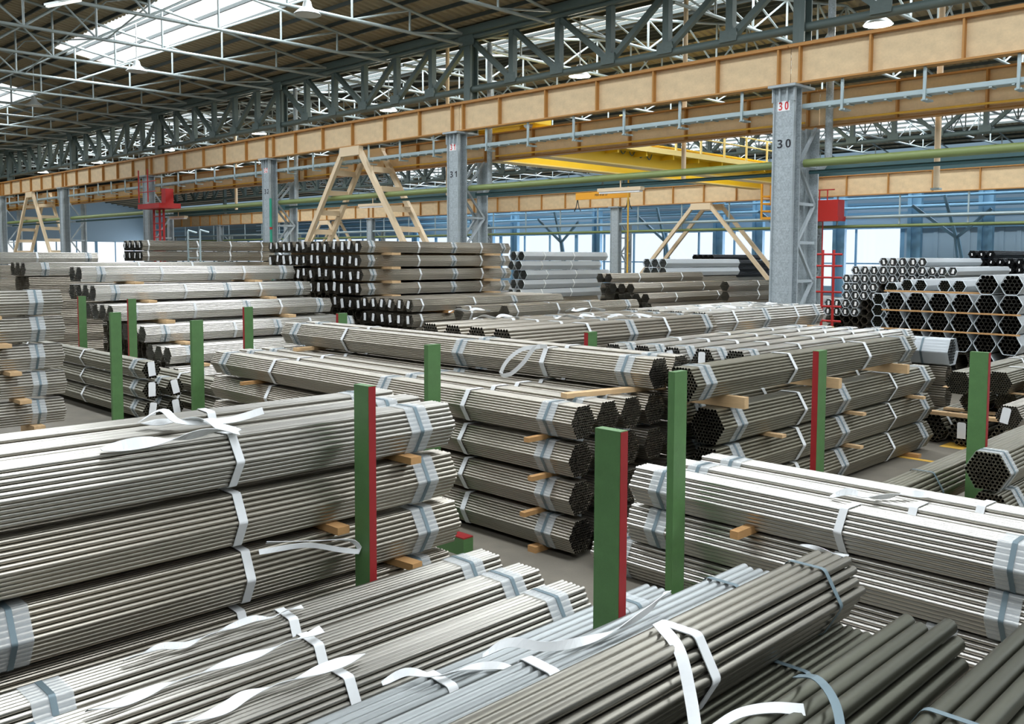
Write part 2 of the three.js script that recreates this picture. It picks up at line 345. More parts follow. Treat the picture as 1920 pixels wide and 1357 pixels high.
/* ---------- pipes, tray and conductor rails along the rows ---------- */
function run(name, x0, x1, y, V, r, mat, label, cat, group) {
  const m = solo(name, UNIT_CYL, mat, label, cat, group); m.scale.set(r, x1 - x0, r); m.rotation.z = Math.PI / 2; m.position.set((x0 + x1) / 2, y, -V); return m;
}
for (let i = 0; i < COLX.length - 1; i++) {
  const a = COLX[i + 1] + 0.32, b = COLX[i] - 0.32;
  run('green_pipe', a, b, 5.06, 20.98, 0.1, M.pipeGreen, 'thick olive green pipe running between the numbered columns', 'pipe', 'olive pipes on the near row');
  run('thin_pipe', a, b, 4.86, 21.25, 0.05, M.tealPaint, 'thin teal pipe just under the thick olive pipe', 'pipe', 'teal pipes on the near row');
  const t = thing('cable_tray', 'galvanised cable tray hung under the long beige girder', 'cable tray', a, 6.36, 20.95, 0, 'cable trays on the near row'), L = b - a;
  bx(t, 'tray', M.trayGrey, L, 0.02, 0.3, L / 2, 0, 0); for (const s of [-1, 1]) bx(t, 'side_rail', M.trayGrey, L, 0.1, 0.02, L / 2, 0.05, s * 0.15);
  for (let k = 0; k < (i < 4 ? 26 : 0); k++) bx(t, 'rung', M.trayGrey, 0.06, 0.03, 0.3, 0.25 + k * 0.44, -0.02, 0);
  for (let k = 0; k < 6; k++) { const hx = 1 + k * (L - 2) / 5; bx(t, 'hanger', M.trayGrey, 0.06, 0.72, 0.05, hx, 0.22, -0.17); bx(t, 'hanger_foot', M.trayGrey, 0.14, 0.04, 0.34, hx, -0.13, 0); }
  run('conductor_rail', a, b, 6.22, 22.176, 0.028, M.conductor, 'thin yellow conductor rail along the brown crane girder', 'rail', 'yellow conductor rails');
}
for (let i = 0; i < COLX2.length - 1; i++) {
  const a = COLX2[i + 1] + 0.3, b = COLX2[i] - 0.3;
  run('thin_pipe', a, b, 4.3, 42.9, 0.07, M.pipeGreen, 'thin olive pipe beneath the distant beige girder', 'pipe', 'olive pipes on the middle row');
  run('cable_conduit', a, b, 4.72, 42.7, 0.08, M.trayGrey, 'pale conduit hung beneath the distant beige girder', 'conduit', 'conduits on the middle row');
  for (let k = 0; k < 4; k++) solo('conduit_hanger', boxg(a + 1.2 + k * 3, a + 1.26 + k * 3, 4.36, 5.735, 42.79, 42.85), M.trayGrey, 'short hanger between the distant girder and its conduit', 'hanger', 'conduit hangers');
}
for (const [x, y0, y1] of [[-15.6, 5.0, 10.7], [-26.1, 5.0, 10.7], [-42, 5.0, 10.7], [-8.4, 4.4, 10.7]]) {
  const o = thing('downpipe', 'cream vertical pipe between the olive pipe and the roof', 'pipe', x, y0, 22.8, 0, 'cream vertical pipes');
  rod(o, 'pipe', M.creamLeg, new THREE.Vector3(0, 0, 0), new THREE.Vector3(0, y1 - y0, 0), 0.07, UNIT_CYL); bx(o, 'flange', M.trayGrey, 0.2, 0.04, 0.2, 0, 0.02, 0);
}
for (const [i, l] of [[1, 30], [2, 31], [3, 32]]) {
  const o = thing('rain_pipe', 'grey rainwater pipe fixed behind a numbered column', 'pipe', COLX[i] + 0.62, 4.9, 21.6, 0, 'rainwater pipes');
  rod(o, 'pipe', M.columnPaint, new THREE.Vector3(0, 0.3, 0), new THREE.Vector3(0, 5, 0), 0.09, UNIT_CYL);
  rod(o, 'bend', M.columnPaint, new THREE.Vector3(0, 0.3, 0), new THREE.Vector3(-0.25, 0, 0), 0.09, UNIT_CYL);
}

/* ---------- A-shaped runway bracing ---------- */
function aFrame(cx, half, top, V, gap, mat, label, ladder) {
  const o = thing('bracing_frame', label, 'brace', cx, 0, V);
  for (const dV of [0, gap]) {
    const z = -dV, v = (x, y) => new THREE.Vector3(x, y, z), side = new THREE.Vector3(0, 0, 1);
    for (const s of [-1, 1]) bar(o, 'leg', mat, v(s * half, 0.05), v(s * 0.5, top - 0.1), 0.19, 0.15, side);
    bx(o, 'apex_plate', mat, 1.25, 0.34, 0.2, 0, top - 0.17, dV);
  }
  if (ladder) for (let k = 1; k < 9; k++) {
    const t = k / 9.2, x = half + (0.5 - half) * t, y = t * top;
    for (const s of [-1, 1]) bx(o, 'tie_plate', mat, 0.16, 0.2, gap - 0.16, s * x, y, gap / 2);
  }
  return o;
}
aFrame(-29.2, 5.6, 6.92, 20.65, 1.05, M.creamLeg, 'large cream A-shaped bracing frame between columns 31 and 32', true);
aFrame(-65.2, 5.6, 6.92, 20.65, 1.05, M.creamLeg, 'cream A-shaped bracing frame far along the near column row', true);
aFrame(-27.9, 5.6, 5.7, 42.5, 1.2, M.creamLeg, 'pale A-shaped bracing frame under the distant girder, before the windows', false);
aFrame(-63.9, 5.6, 5.7, 42.5, 1.2, M.creamLeg, 'small A-shaped bracing frame far along the distant girder', false);

/* ---------- yellow overhead crane ---------- */
{
  const c = thing('overhead_crane', 'yellow double-girder overhead crane with walkway railing spanning the middle bay', 'crane', -23, 6.2, 22.4), v = (x, y, V) => new THREE.Vector3(x, y, -V);
  for (const dx of [0.95, -1.35]) {
    bx(c, 'bridge_girder', M.craneYellow, 0.5, 0.86, 19.4, dx, 0.52, 10.1);
    bx(c, 'girder_flange', M.railYellow, 0.62, 0.05, 19.4, dx, 0.07, 10.1); bx(c, 'girder_flange', M.craneYellow, 0.62, 0.05, 19.4, dx, 0.97, 10.1);
  }
  for (const [V, cV] of [[-0.05, 0.25], [20.3, 20.05]]) { bx(c, 'end_carriage', M.craneYellow, 4.2, 0.3, 0.8, -0.2, 1.13, cV); for (const dx of [-1.9, 1.5]) rod(c, 'wheel', M.columnPaint, v(dx, 0.98, V - 0.08), v(dx, 0.98, V + 0.08), 0.14, UNIT_CYL); }
  bx(c, 'walkway', M.craneYellow, 0.7, 0.05, 19.2, 1.55, 0.62, 10.1);
  bx(c, 'walkway_edge', M.railYellow, 0.05, 0.2, 19.2, 1.9, 0.66, 10.1);
  for (let k = 0; k < 9; k++) { const V = 4.4 + k * 1.75; bx(c, 'rail_post', M.railYellow, 0.06, 1.1, 0.09, 1.9, 1.2, V); bx(c, 'walkway_bracket', M.craneYellow, 0.6, 0.18, 0.08, 1.5, 0.5, V); }
  for (const y of [1.36, 1.74]) rod(c, 'handrail', M.railYellow, v(1.9, y, 4.4), v(1.9, y, 18.4), 0.03);
  for (let k = 0; k < 10; k++) {   // festoon loops of cable under the near girder
    const V = 1.8 + k * 0.55, w = 0.5, pts = []; for (let i = 0; i <= 8; i++) { const t = i / 8; pts.push(v(1.28, 0.85 - 4 * t * (1 - t) * (0.16 + 0.035 * k), V + t * w)); }
    part(c, 'festoon_cable', new THREE.TubeGeometry(new THREE.CatmullRomCurve3(pts), 12, 0.022, 5), M.cable);
  }
  // operator basket
  const b = new THREE.Group(); b.name = 'operator_basket'; b.position.copy(v(0.95, -1.6, 17.9)); c.add(b);
  bx(b, 'basket_floor', M.orangeCab, 1.3, 0.12, 1.3, 0, 0.06, 0);
  for (const sx of [-0.62, 0.62]) for (const sV of [-0.62, 0.62]) bx(b, 'basket_post', M.orangeCab, 0.08, 1.75, 0.08, sx, 0.87, sV);
  for (const y of [0.4, 0.75, 1.1]) for (const s of [-0.62, 0.62]) { bx(b, 'basket_rail', M.orangeCab, 1.24, 0.07, 0.05, 0, y, s); bx(b, 'basket_rail', M.orangeCab, 0.05, 0.07, 1.24, s, y, 0); }
  bx(b, 'control_box', M.orangeCab, 0.5, 0.9, 0.5, -0.25, 1.2, 0.2);
}
{
  // lifting beam hanging from the crane
  const s = thing('lifting_beam', 'orange lifting beam with hook chains hanging before the distant girder', 'lifting beam', -27, 5.44, 33);
  bx(s, 'beam', M.orangeCab, 3.1, 0.32, 0.16, 0, 0.18, 0);
  const v = (x, y, V = 0) => new THREE.Vector3(x, y, -V);
  rod(s, 'suspension_link', M.purlin, v(-0.12, 0.3), v(0, 0.75), 0.04); rod(s, 'suspension_link', M.purlin, v(0.12, 0.3), v(0, 0.75), 0.04); rod(s, 'rope', M.purlin, v(0, 0.72), v(0, 1.0), 0.02);
  for (const x of [-1.5, 1.5]) for (const d of [-0.09, 0.09]) { rod(s, 'chain', M.purlin, v(x, 0.05), v(x + d, -0.34), 0.02); rod(s, 'hook', M.purlin, v(x + d, -0.34), v(x + d * 2.2, -0.5), 0.026); }
  const t = sizedText('PER 8 DE 37', 0.1); const lt = part(s, 'painted_lettering', t, M.ink); lt.position.copy(v(0, 0.2, -0.082));
  const p = thing('pendant_control', 'long yellow pendant cable hanging beside the orange lifting beam', 'cable', -24.35, 0.9, 31.5);
  rod(p, 'cable', M.conductor, v(0, 0.3), v(0, 5.34), 0.035); bx(p, 'control_box', M.conductor, 0.12, 0.35, 0.12, 0, 0.15, 0); bx(p, 'cable_arm', M.railYellow, 0.9, 0.1, 0.1, -0.4, 5.28, 0);
}
/* ---------- high bay lamps ---------- */
const lampGeo = new THREE.LatheGeometry([[0.05, 0.34], [0.1, 0.3], [0.14, 0.14], [0.3, 0.02], [0.38, -0.06], [0.37, -0.07], [0.29, 0.0]].map(([x, y]) => new THREE.Vector2(x, y)), 20);
const discGeo = new THREE.CylinderGeometry(0.34, 0.34, 0.03, 20);
function lamp(x0, y, V, lit, label, group) {
  const w = (XR - XL) / Math.round((XR - XL) / 0.33), x = XL + (Math.floor((x0 - XL) / w) + 0.2) * w;
  const o = thing('high_bay_lamp', label, 'lamp', x, y, V, 0, group);
  part(o, 'dome', lampGeo, M.lampShade); const d = part(o, 'lens', discGeo, lit ? M.lampGlow : M.lampShade); d.position.y = -0.05;
  rod(o, 'stem', M.lampShade, new THREE.Vector3(0, 0.3, 0), new THREE.Vector3(0, EAVE + SLOPE * Math.min(Math.abs(V - 20.8), Math.abs(V - 42.8)) - y - 0.012, 0), 0.02);
  if (lit) { const L = new THREE.PointLight(lin(1, 0.97, 0.85), 30, 0, 2); L.position.set(0, -0.25, 0); L.castShadow = true; o.add(L); }
}
for (const [x, y, V] of [[-20.6, 8.95, 24], [-10.3, 8.9, 24], [-31.2, 8.95, 24], [-41.6, 8.95, 24], [-52, 8.95, 24], [-62.4, 8.95, 24], [-72.8, 8.95, 24]]) lamp(x, y, V, true, 'lit round high bay lamp just above the long beige girder', 'lit lamps along the crane bay');
for (const [x, y, V] of [[-33.3, 9.5, 14.36], [-22.1, 9.5, 14.36], [-55.5, 9.5, 14.36], [-44.4, 9.5, 14.36]]) lamp(x, y, V, false, 'unlit dome lamp among the pale roof trusses', 'unlit lamps over the tube store');
for (const [x, V] of [[-15.5, 48], [-25.5, 48]]) lamp(x, 8.6, V, false, 'pale dome lamp in the rear bay behind the distant roof girder', 'lamps of the rear bay');
{
  const o = thing('tube_lamp', 'glowing fluorescent tube lamp fixed to a pale roof truss', 'lamp', -27.1, 9.72, 9.6, 0.3);
  bx(o, 'housing', M.lampShade, 1.5, 0.06, 0.12, 0, 0.05, 0); bx(o, 'tube', M.lampGlow, 1.4, 0.05, 0.08, 0, 0, 0);
}
for (const [x, y] of [[-28.3, 4.66], [-44.5, 4.66], [-16.5, 4.66]]) {
  const o = thing('tube_lamp', 'dull fluorescent fitting hung below the thick olive pipe', 'lamp', x, y, 20.98, 0.06, 'fluorescent fittings under the olive pipe');
  bx(o, 'housing', M.creamLeg, 1.5, 0.1, 0.2, 0, 0.05, 0); bx(o, 'diffuser', M.paper, 1.4, 0.06, 0.16, 0, -0.02, 0); rod(o, 'stem', M.creamLeg, new THREE.Vector3(0, 0.1, 0), new THREE.Vector3(0, 0.32, 0), 0.02);
}
/* ---------- red access towers ---------- */
{
  const v = (x, y, V = 0) => new THREE.Vector3(x, y, -V);
  const o = thing('access_tower', 'red caged ladder and railed platform fixed to a column', 'ladder', -44.5, 0, 20.0);
  bx(o, 'platform', M.red, 2.4, 0.24, 1.1, 0, 5.2, 0); bx(o, 'cabinet', M.red, 0.45, 0.7, 0.4, 0.95, 5.67, 0);
  for (const x of [-1.15, -0.1]) rod(o, 'rail_post', M.red, v(x, 5.4, -0.5), v(x, 7.0, -0.5), 0.035);
  for (const y of [5.9, 6.4]) rod(o, 'handrail', M.red, v(-1.15, y, -0.5), v(0.8, y, -0.5), 0.025);
  for (const x of [-0.6, 0.05, 0.5]) rod(o, 'ladder_stile', M.red, v(x, 0, 0), v(x, 5.2, 0), 0.06);
  for (let k = 0; k < 15; k++) rod(o, 'rung', M.red, v(-0.6, 0.3 + k * 0.34), v(0.5, 0.3 + k * 0.34), 0.03);
  const p = thing('access_platform', 'small red box platform on the distant girder beside column 30', 'platform', -20.5, 4.55, 42.2);
  bx(p, 'box', M.red, 1.2, 0.9, 0.7, 0, 0.55, 0); bx(p, 'ledge', M.red, 1.7, 0.22, 0.8, -0.2, 0.1, 0);
  for (const x of [-0.35, 0.05]) rod(p, 'rail_post', M.red, v(x, 0.9, -0.3), v(x, 1.5, -0.3), 0.03); rod(p, 'handrail', M.red, v(-0.8, 1.48, -0.3), v(0.4, 1.48, -0.3), 0.03);
  for (const x of [-0.7, -0.3]) rod(p, 'ladder_stile', M.red, v(x, -1.6, 0), v(x, 0, 0), 0.03);
  const q = thing('red_rack', 'red tubular rack frame standing behind the column numbered 30', 'rack', -14.55, 0, 30.2);
  for (const x of [-0.3, 0.1]) rod(q, 'upright', M.red, v(x, 0, 0), v(x, 3.05, 0), 0.045);
  for (const y of [0.6, 1.1, 1.6, 2.1, 2.5, 2.9]) rod(q, 'crossbar', M.red, v(-0.55, y, 0), v(0.4, y, 0), 0.04);
  const g = thing('marker_pole', 'thin bright green pole beside the column numbered 32', 'pole', -34.7, 0, 20.42);
  const gm = std(lin(0.02, 0.32, 0.2), 0.5); rod(g, 'pole', gm, v(0, 0), v(0, 5.2), 0.05, UNIT_CYL); rod(g, 'band', M.red, v(0, 3.9), v(0, 4.0), 0.06, UNIT_CYL);
}
/* ---------- steelwork in front of the rear wall ---------- */
for (const x of [-20.2, -24.7, -30, -36.5, -40, -52.5, -62.8, -66.2, -78]) {
  const o = thing('wall_column', 'blue H-shaped wall column standing before the rear wall', 'column', x, 0, 63.5, 0, 'blue wall columns', 'structure');
  for (const s of [-0.32, 0.32]) bx(o, 'shaft', M.bluePaint, 0.26, 10, 0.36, s, 5, 0);
  bx(o, 'web', M.bluePaint, 0.4, 10, 0.05, 0, 5, 0);
}
for (let k = 0; k < 5; k++) {
  const x = -18 - k * 9.5, V = 52, o = thing('branching_brace', 'blue Y-shaped lattice brace standing in the rear bay', 'brace', x, 0, V, 0, 'Y-shaped braces'), v = (a, b) => new THREE.Vector3(a, b, 0), side = new THREE.Vector3(0, 0, 1);
  bar(o, 'stem', M.bluePaint, v(0.9, 0), v(0.05, 4.0), 0.14, 0.14, side); bar(o, 'stem', M.bluePaint, v(0.5, 0), v(-0.1, 4.0), 0.1, 0.1, side);
  bar(o, 'branch', M.bluePaint, v(0, 3.9), v(-2.4, 5.7), 0.16, 0.16, side); bar(o, 'branch', M.bluePaint, v(0, 3.9), v(1.7, 5.4), 0.14, 0.14, side); bar(o, 'branch', M.bluePaint, v(-0.02, 3.9), v(-0.7, 6.2), 0.14, 0.14, side);
}
for (const [y, r] of [[5.6, 0.1], [6.25, 0.12], [6.9, 0.1], [4.95, 0.1]]) run('wall_pipe', -110, -4, y, 62.6, r, M.bluePaint, 'long blue pipe in front of the rear wall', 'pipe', 'blue wall pipes');

/* ---------- storage rack posts ---------- */
function post(x, V, top, turn, redSide, label) {
  // turn 0: broad green side toward -V; turn 1: broad side toward +x
  const a = turn ? 0.062 : 0.165, b = turn ? 0.165 : 0.062, o = thing('rack_post', label, 'post', x, 0, V);
  bx(o, 'shaft', M.postGreen, a, top, b, 0, top / 2, 0);
  if (redSide === 'x') bx(o, 'red_edge', M.postRed, 0.004, top - 0.004, b - 0.004, a / 2 + 0.001, top / 2 - 0.002, 0);
  if (redSide === 'V') bx(o, 'red_edge', M.postRed, a - 0.004, top - 0.004, 0.004, 0, top / 2 - 0.002, -b / 2 - 0.001);
  bx(o, 'foot_plate', M.postGreen, 0.3, 0.02, 0.3, 0, 0.01, 0);
}
post(-5.125, 3.72, 1.875, 0, 'x', 'green post with dark red edge standing against the long bright-tube stack');
post(-2.92, 3.66, 1.875, 0, 'x', 'thick green post with red edge before the black honeycomb tube ends');
post(-4.08, 5.93, 1.875, 1, null, 'plain green post between the honeycomb tube ends and the shiny silver bundles');
post(-4.07, 8.27, 1.875, 1, 'V', 'green and bright red post standing against the olive tube stack');
post(-2.95, 9.25, 1.875, 0, 'x', 'green post with rusty edge behind the round-ended olive bundle');
post(-7.06, 5.96, 1.875, 1, null, 'green post standing midway along the honeycomb-ended stack');
post(-6.98, 8.34, 1.875, 1, 'V', 'short visible red and green post tip behind the bundle with the loose sling loop');
post(-11.97, 8.26, 1.875, 1, 'V', 'small red and green post tip below the white-tagged tube wall');
post(-11.97, 5.87, 1.875, 1, null, 'slim green post beside the small tagged bundles, nearer the honeycomb-ended stack');
post(-14.58, 8.1, 1.875, 1, 'V', 'red and green post before the stepped pale stack, midway along it');
post(-14.52, 5.78, 1.875, 1, null, 'green post standing in front of the small tagged bundles');
post(-18.88, 7.86, 1.875, 1, 'V', 'red and green post before the open ends of the stepped stack');
post(-20.83, 7.58, 1.875, 1, 'V', 'distant red and green post against the black tube ends of the stepped stack');
{
  const o = thing('rack_base_beam', 'green base beam with red edge lying on the floor under the stacks', 'beam', -7.1, 0, 5.62);
  bx(o, 'beam', M.postGreen, 1.9, 0.16, 0.12, 0, 0.08, 0); bx(o, 'red_edge', M.postRed, 1.9, 0.012, 0.12, 0, 0.166, 0);
}
for (const [x0, x1, V0, V1] of [[-4.95, -4.6, 13.9, 14.35], [-5.2, -4.5, 12.72, 12.82]]) { const m = solo('floor_marking', boxg(x0, x1, 0.0, 0.004, V0, V1), M.yellowPaint, 'worn yellow paint marking on the concrete beside the olive stack', 'marking', 'yellow floor markings'); m.userData.kind = 'structure'; }

/* ---------- tube bundles ---------- */
function hexSpots(n, d) {
  const out = [];
  for (let r = -(n - 1); r <= n - 1; r++) { const c = 2 * n - 1 - Math.abs(r); for (let i = 0; i < c; i++) out.push({ y: r * d * 0.866, z: (i - (c - 1) / 2) * d, outer: Math.abs(r) === n - 1 || i === 0 || i === c - 1 }); }
  return out;
}
// hollow tubes along +x: sides for the outer ones, rims and bores at the open ends
function tubesGeo(spots, r, L, seg, { sides = true, ends = 2, jit = 0.01, tint = 0.16, bore = 0.76 } = {}) {
  const pos = [], nor = [], col = [], idx = [];
  const V = (x, y, z, nx, ny, nz, c) => { pos.push(x, y, z); nor.push(nx, ny, nz); col.push(c, c, c); return pos.length / 3 - 1; };
  for (const s of spots) {
    const a = rr(0, jit), b = L - rr(0, jit), c = 1 - rr(0, tint), ri = r * bore, ro = r * 0.955;
    const ring = (x, rad, nf) => { const base = pos.length / 3; for (let k = 0; k <= seg; k++) { const t = k / seg * 2 * Math.PI, cy = Math.cos(t), sz = Math.sin(t); V(x, s.y + cy * rad, s.z + sz * rad, ...nf(cy, sz), c); } return base; };
    const strip = (p, q) => { for (let k = 0; k < seg; k++) idx.push(p + k, q + k, p + k + 1, p + k + 1, q + k, q + k + 1); };
    if (sides && s.outer) strip(ring(b, ro, (y, z) => [0, y, z]), ring(a, ro, (y, z) => [0, y, z]));
    const list = ends === 2 ? [[a, -1], [b, 1]] : ends === -1 ? [[a, -1]] : ends === 1 ? [[b, 1]] : [];
    for (const [x, sg] of list) {
      const o = ring(x, ro, () => [sg, 0, 0]), i = ring(x, ri, () => [sg, 0, 0]); sg > 0 ? strip(i, o) : strip(o, i);
      const p = ring(x, ri, (y, z) => [0, -y, -z]), q = ring(x - sg * 0.3, ri, (y, z) => [0, -y, -z]); sg > 0 ? strip(p, q) : strip(q, p);
    }
  }
  const g = new THREE.BufferGeometry(); g.setAttribute('position', new THREE.Float32BufferAttribute(pos, 3)); g.setAttribute('normal', new THREE.Float32BufferAttribute(nor, 3)); g.setAttribute('color', new THREE.Float32BufferAttribute(col, 3)); g.setIndex(idx); return g;
}
// a band that follows the six-sided outline
function hexLoop(n, d, off, arc = 3) {
  const R = (n - 1) * d, rad = d / 2 + off, pts = [];
  for (let k = 0; k < 6; k++) for (let j = 0; j <= arc; j++) { const a = (k * 60 - 30 + 60 * j / arc) * Math.PI / 180, v = k * Math.PI / 3; pts.push([Math.sin(v) * R + Math.sin(a) * rad, Math.cos(v) * R + Math.cos(a) * rad]); }
  return pts; // [y, z]
}
function hexBand(n, d, w, off, th) {
  const A = hexLoop(n, d, off), B = hexLoop(n, d, off + th), m = A.length, pos = [], idx = [];
  const row = (P, x) => { const b = pos.length / 3; for (const [y, z] of P) pos.push(x, y, z); return b; };
  const strip = (p, q) => { for (let k = 0; k < m; k++) { const j = (k + 1) % m; idx.push(p + k, q + k, p + j, p + j, q + k, q + j); } };
  strip(row(B, -w / 2), row(B, w / 2)); strip(row(A, w / 2), row(A, -w / 2)); strip(row(A, -w / 2), row(B, -w / 2)); strip(row(B, w / 2), row(A, w / 2));
  const g = new THREE.BufferGeometry(); g.setAttribute('position', new THREE.Float32BufferAttribute(pos, 3)); g.setIndex(idx); g.computeVertexNormals(); return g;
}
const cache = new Map();
const memo = (k, f) => { if (!cache.has(k)) cache.set(k, f()); return cache.get(k); };
const TAG = (() => { const s = new THREE.Shape(); s.moveTo(-0.05, -0.1); s.lineTo(0.05, -0.1); s.lineTo(0.05, 0.085); s.lineTo(0.035, 0.1); s.lineTo(-0.035, 0.1); s.lineTo(-0.05, 0.085); s.closePath(); return new THREE.ExtrudeGeometry(s, { depth: 0.002, bevelEnabled: false }); })();
const AF = (n, d) => ((2 * n - 2) * 0.866 + 1) * d;
/* dir 'V': the bundle starts at depth V and runs away across the bay; dir 'U': it starts at x and runs along the rows.
   y is its underside. bands: [distance, kind] with w = clear wrap with steel strap, s = white sling, t = bare steel strap */
function bundle(q) {
  const { n, d, L } = q, o = thing('tube_bundle', q.label, 'tube bundle', q.x, q.y, q.V, (q.dir === 'V' ? Math.PI / 2 : 0) + (q.skew || 0), q.group), lift = AF(n, d) / 2, lod = q.lod ?? 1, mat = q.mat;
  const key = [n, d, L, lod, q.ends ?? 2, q.variant ?? 0, q.bore ?? 0].join('|'), spots = hexSpots(n, d);
  if (q.fine) {
    const one = memo('one' + d + '|' + L, () => [0, 1, 2].map(() => tubesGeo([{ y: 0, z: 0, outer: true }], d / 2, L, 12, { jit: 0.001, tint: 0.3 })));
    for (const s of spots) if (s.outer) { const m = part(o, 'tube', one[(rnd() * 3) | 0], mat); m.position.set(rr(-1, 1) * (q.loose || 0.008), lift + s.y, s.z); }
    const inner = spots.filter((s) => !s.outer);
    if (inner.length) { const m = part(o, 'inner_tubes', memo('in' + key, () => tubesGeo(inner, d / 2, L, 8, { jit: 0.012 })), mat); m.position.y = lift; m.userData.kind = 'stuff'; }
  } else {
    const m = part(o, 'tubes', memo('all' + key, () => tubesGeo(spots, d / 2, L, lod === 2 ? 10 : lod === 1 ? 8 : 6, { ends: q.ends ?? 2, jit: 0.012, bore: q.bore })), mat); m.position.y = lift; m.userData.kind = 'stuff';
  }
  for (const [t, k] of q.bands || []) {
    if (k === 'w') {
      const m = part(o, 'end_wrap', memo('w' + n + d, () => hexBand(n, d, 0.2, 0.002, 0.003)), M.wrap); m.position.set(t, lift, 0);
      part(m, 'steel_strap', memo('t' + n + d, () => hexBand(n, d, 0.032, 0.006, 0.002)), M.strap);
    } else if (k === 's') { const m = part(o, 'sling', memo('s' + n + d, () => hexBand(n, d, 0.06, 0.003, 0.005)), M.sling); m.position.set(t, lift, 0); m.rotation.y = rr(-0.12, 0.12); }
    else { const m = part(o, 'steel_strap', memo('t' + n + d, () => hexBand(n, d, 0.032, 0.006, 0.002)), M.strap); m.position.set(t, lift, 0); }
  }
  if (q.tagAt !== undefined) { const m = part(o, 'paper_tag', TAG, M.paper); m.scale.setScalar(q.tagScale || 1); m.position.set(q.tagAt, lift + (q.tagY ?? 0.02), rr(-0.03, 0.03)); m.rotation.set(0, q.tagAt > 1 ? Math.PI / 2 : -Math.PI / 2, 0); m.rotateZ(rr(-0.25, 0.25)); }
  if (q.cover) { const m = part(o, 'plastic_sleeve', memo('c' + n + d + L, () => hexBand(n, d, L + 0.06, 0.0015, 0.0045)), M.wrapClear); m.position.set(L / 2, lift, 0); const e = part(m, 'sleeve_rim', memo('e' + n + d, () => hexBand(n, d, 0.03, 0.0015, 0.0085)), M.sleeveRim); e.position.x = -L / 2 - 0.02; }
  return o;
}
// a ribbon of webbing through points given in (x, y, V)
function ribbon(pts, w, roll = 0, th = 0.004) {
  const c = new THREE.CatmullRomCurve3(pts.map((p) => P3(...p))), n = pts.length * 6, pos = [], idx = [];
  for (let i = 0; i <= n; i++) {
    const t = i / n, p = c.getPointAt(t), tan = c.getTangentAt(t); let side = new THREE.Vector3().crossVectors(tan, UP); if (side.lengthSq() < 1e-4) side.set(1, 0, 0); side.normalize();
    const rl = typeof roll === 'function' ? roll(t) : roll; side.applyAxisAngle(tan, rl); const nn = new THREE.Vector3().crossVectors(side, tan).normalize();
    for (const [a, b] of [[-1, 1], [1, 1], [1, -1], [-1, -1]]) { const v = p.clone().addScaledVector(side, a * w / 2).addScaledVector(nn, b * th / 2); pos.push(v.x, v.y, v.z); }
  }
  for (let i = 0; i < n; i++) for (let k = 0; k < 4; k++) { const a = i * 4 + k, b = i * 4 + (k + 1) % 4; idx.push(a, b, a + 4, b, b + 4, a + 4); }
  const g = new THREE.BufferGeometry(); g.setAttribute('position', new THREE.Float32BufferAttribute(pos, 3)); g.setIndex(idx); const f = g.toNonIndexed(); f.computeVertexNormals(); return f;
}
const loose = (pts, w, label, roll, mat = M.sling) => solo('loose_sling', ribbon(pts, w, roll), mat, label, 'sling', undefined);
function timber(x, y, V, sx, sy, sV, turn, label, group, mat = M.wood) { const o = thing('timber_spacer', label, 'timber', x, y, V, turn, group); const g = memo('tb' + [sx, sy, sV].join(), () => { const b = new THREE.BoxGeometry(sx, sy, sV); b.translate(0, sy / 2, 0); return b; }); part(o, 'beam', g, mat); return o; }
const LAYER = ['lowest', 'second', 'third', 'fourth', 'fifth', 'sixth', 'seventh', 'eighth', 'ninth'];

const supports = [], support = (x, y, V, L, h, dir = 'V') => supports.push([x, y, V, L, h, dir]);
const fill = (x, top, V, L, h = 0.36, dir = 'V') => { const k = Math.max(1, Math.round(top / h)), p = top / k; for (let i = 0; i < k; i++) support(x, i * p, V, L, p - (i === k - 1 ? 0.018 : 0), dir); };
// 1. long bright-tube stack beside the camera (runs across the bay)
for (const [k, y] of [0.085, 0.482, 0.875, 1.27].entries()) for (const [j, x] of [-5.5, -5.93, -6.36].entries()) {
  if (k < 3 && j > 0) continue;
  bundle({ dir: 'V', n: 6, d: 0.035, L: 6.4, x, y, V: [4.72, 4.78, 4.74, 4.72][k] - 6.4 + (j ? 0.06 * j : 0), mat: k === 3 ? T.bright : T.grey, fine: j < 2, loose: 0.006, bands: [[4.6 - k * 0.02 + j * 0.1, 's'], [6.1 - 0.04 * (k % 2), 'w'], ...(k === 1 ? [[3.15, 'w']] : [])],
    label: 'bright steel tube bundle, ' + (k === 3 ? 'top layer, ' + ['outer', 'middle', 'inner'][j] + ' row' : LAYER[k] + ' layer') + ' of the stack behind the dark-red-edged post', group: 'long bright-tube stack' });
}
for (const j of [1, 2]) fill(-5.5 - 0.43 * j, 1.268, -1.7, 6.3, 0.4);
for (const [k, V] of [[0, 4.2], [1, 3.62], [2, 4.27], [0, 0.1], [1, 0.1], [2, 0.1]]) timber(-5.82, [0.424, 0.821, 1.214][k], V, k === 0 && V > 1 ? 1.2 : 1.12, 0.052, 0.1, k === 0 ? 0.1 : 0.02, ['pale wedge of timber', 'timber spacer', 'square-ended timber spacer'][k] + ' under the ' + ['second', 'third', 'top'][k] + ' layer of the bright-tube stack', 'spacers of the bright-tube stack');
for (const V of [0.1, 2.4, 4.2]) timber(-5.5, 0, V, 0.5, 0.084, 0.1, 0, 'floor bearer under the bright-tube stack', 'bearers of the bright-tube stack');
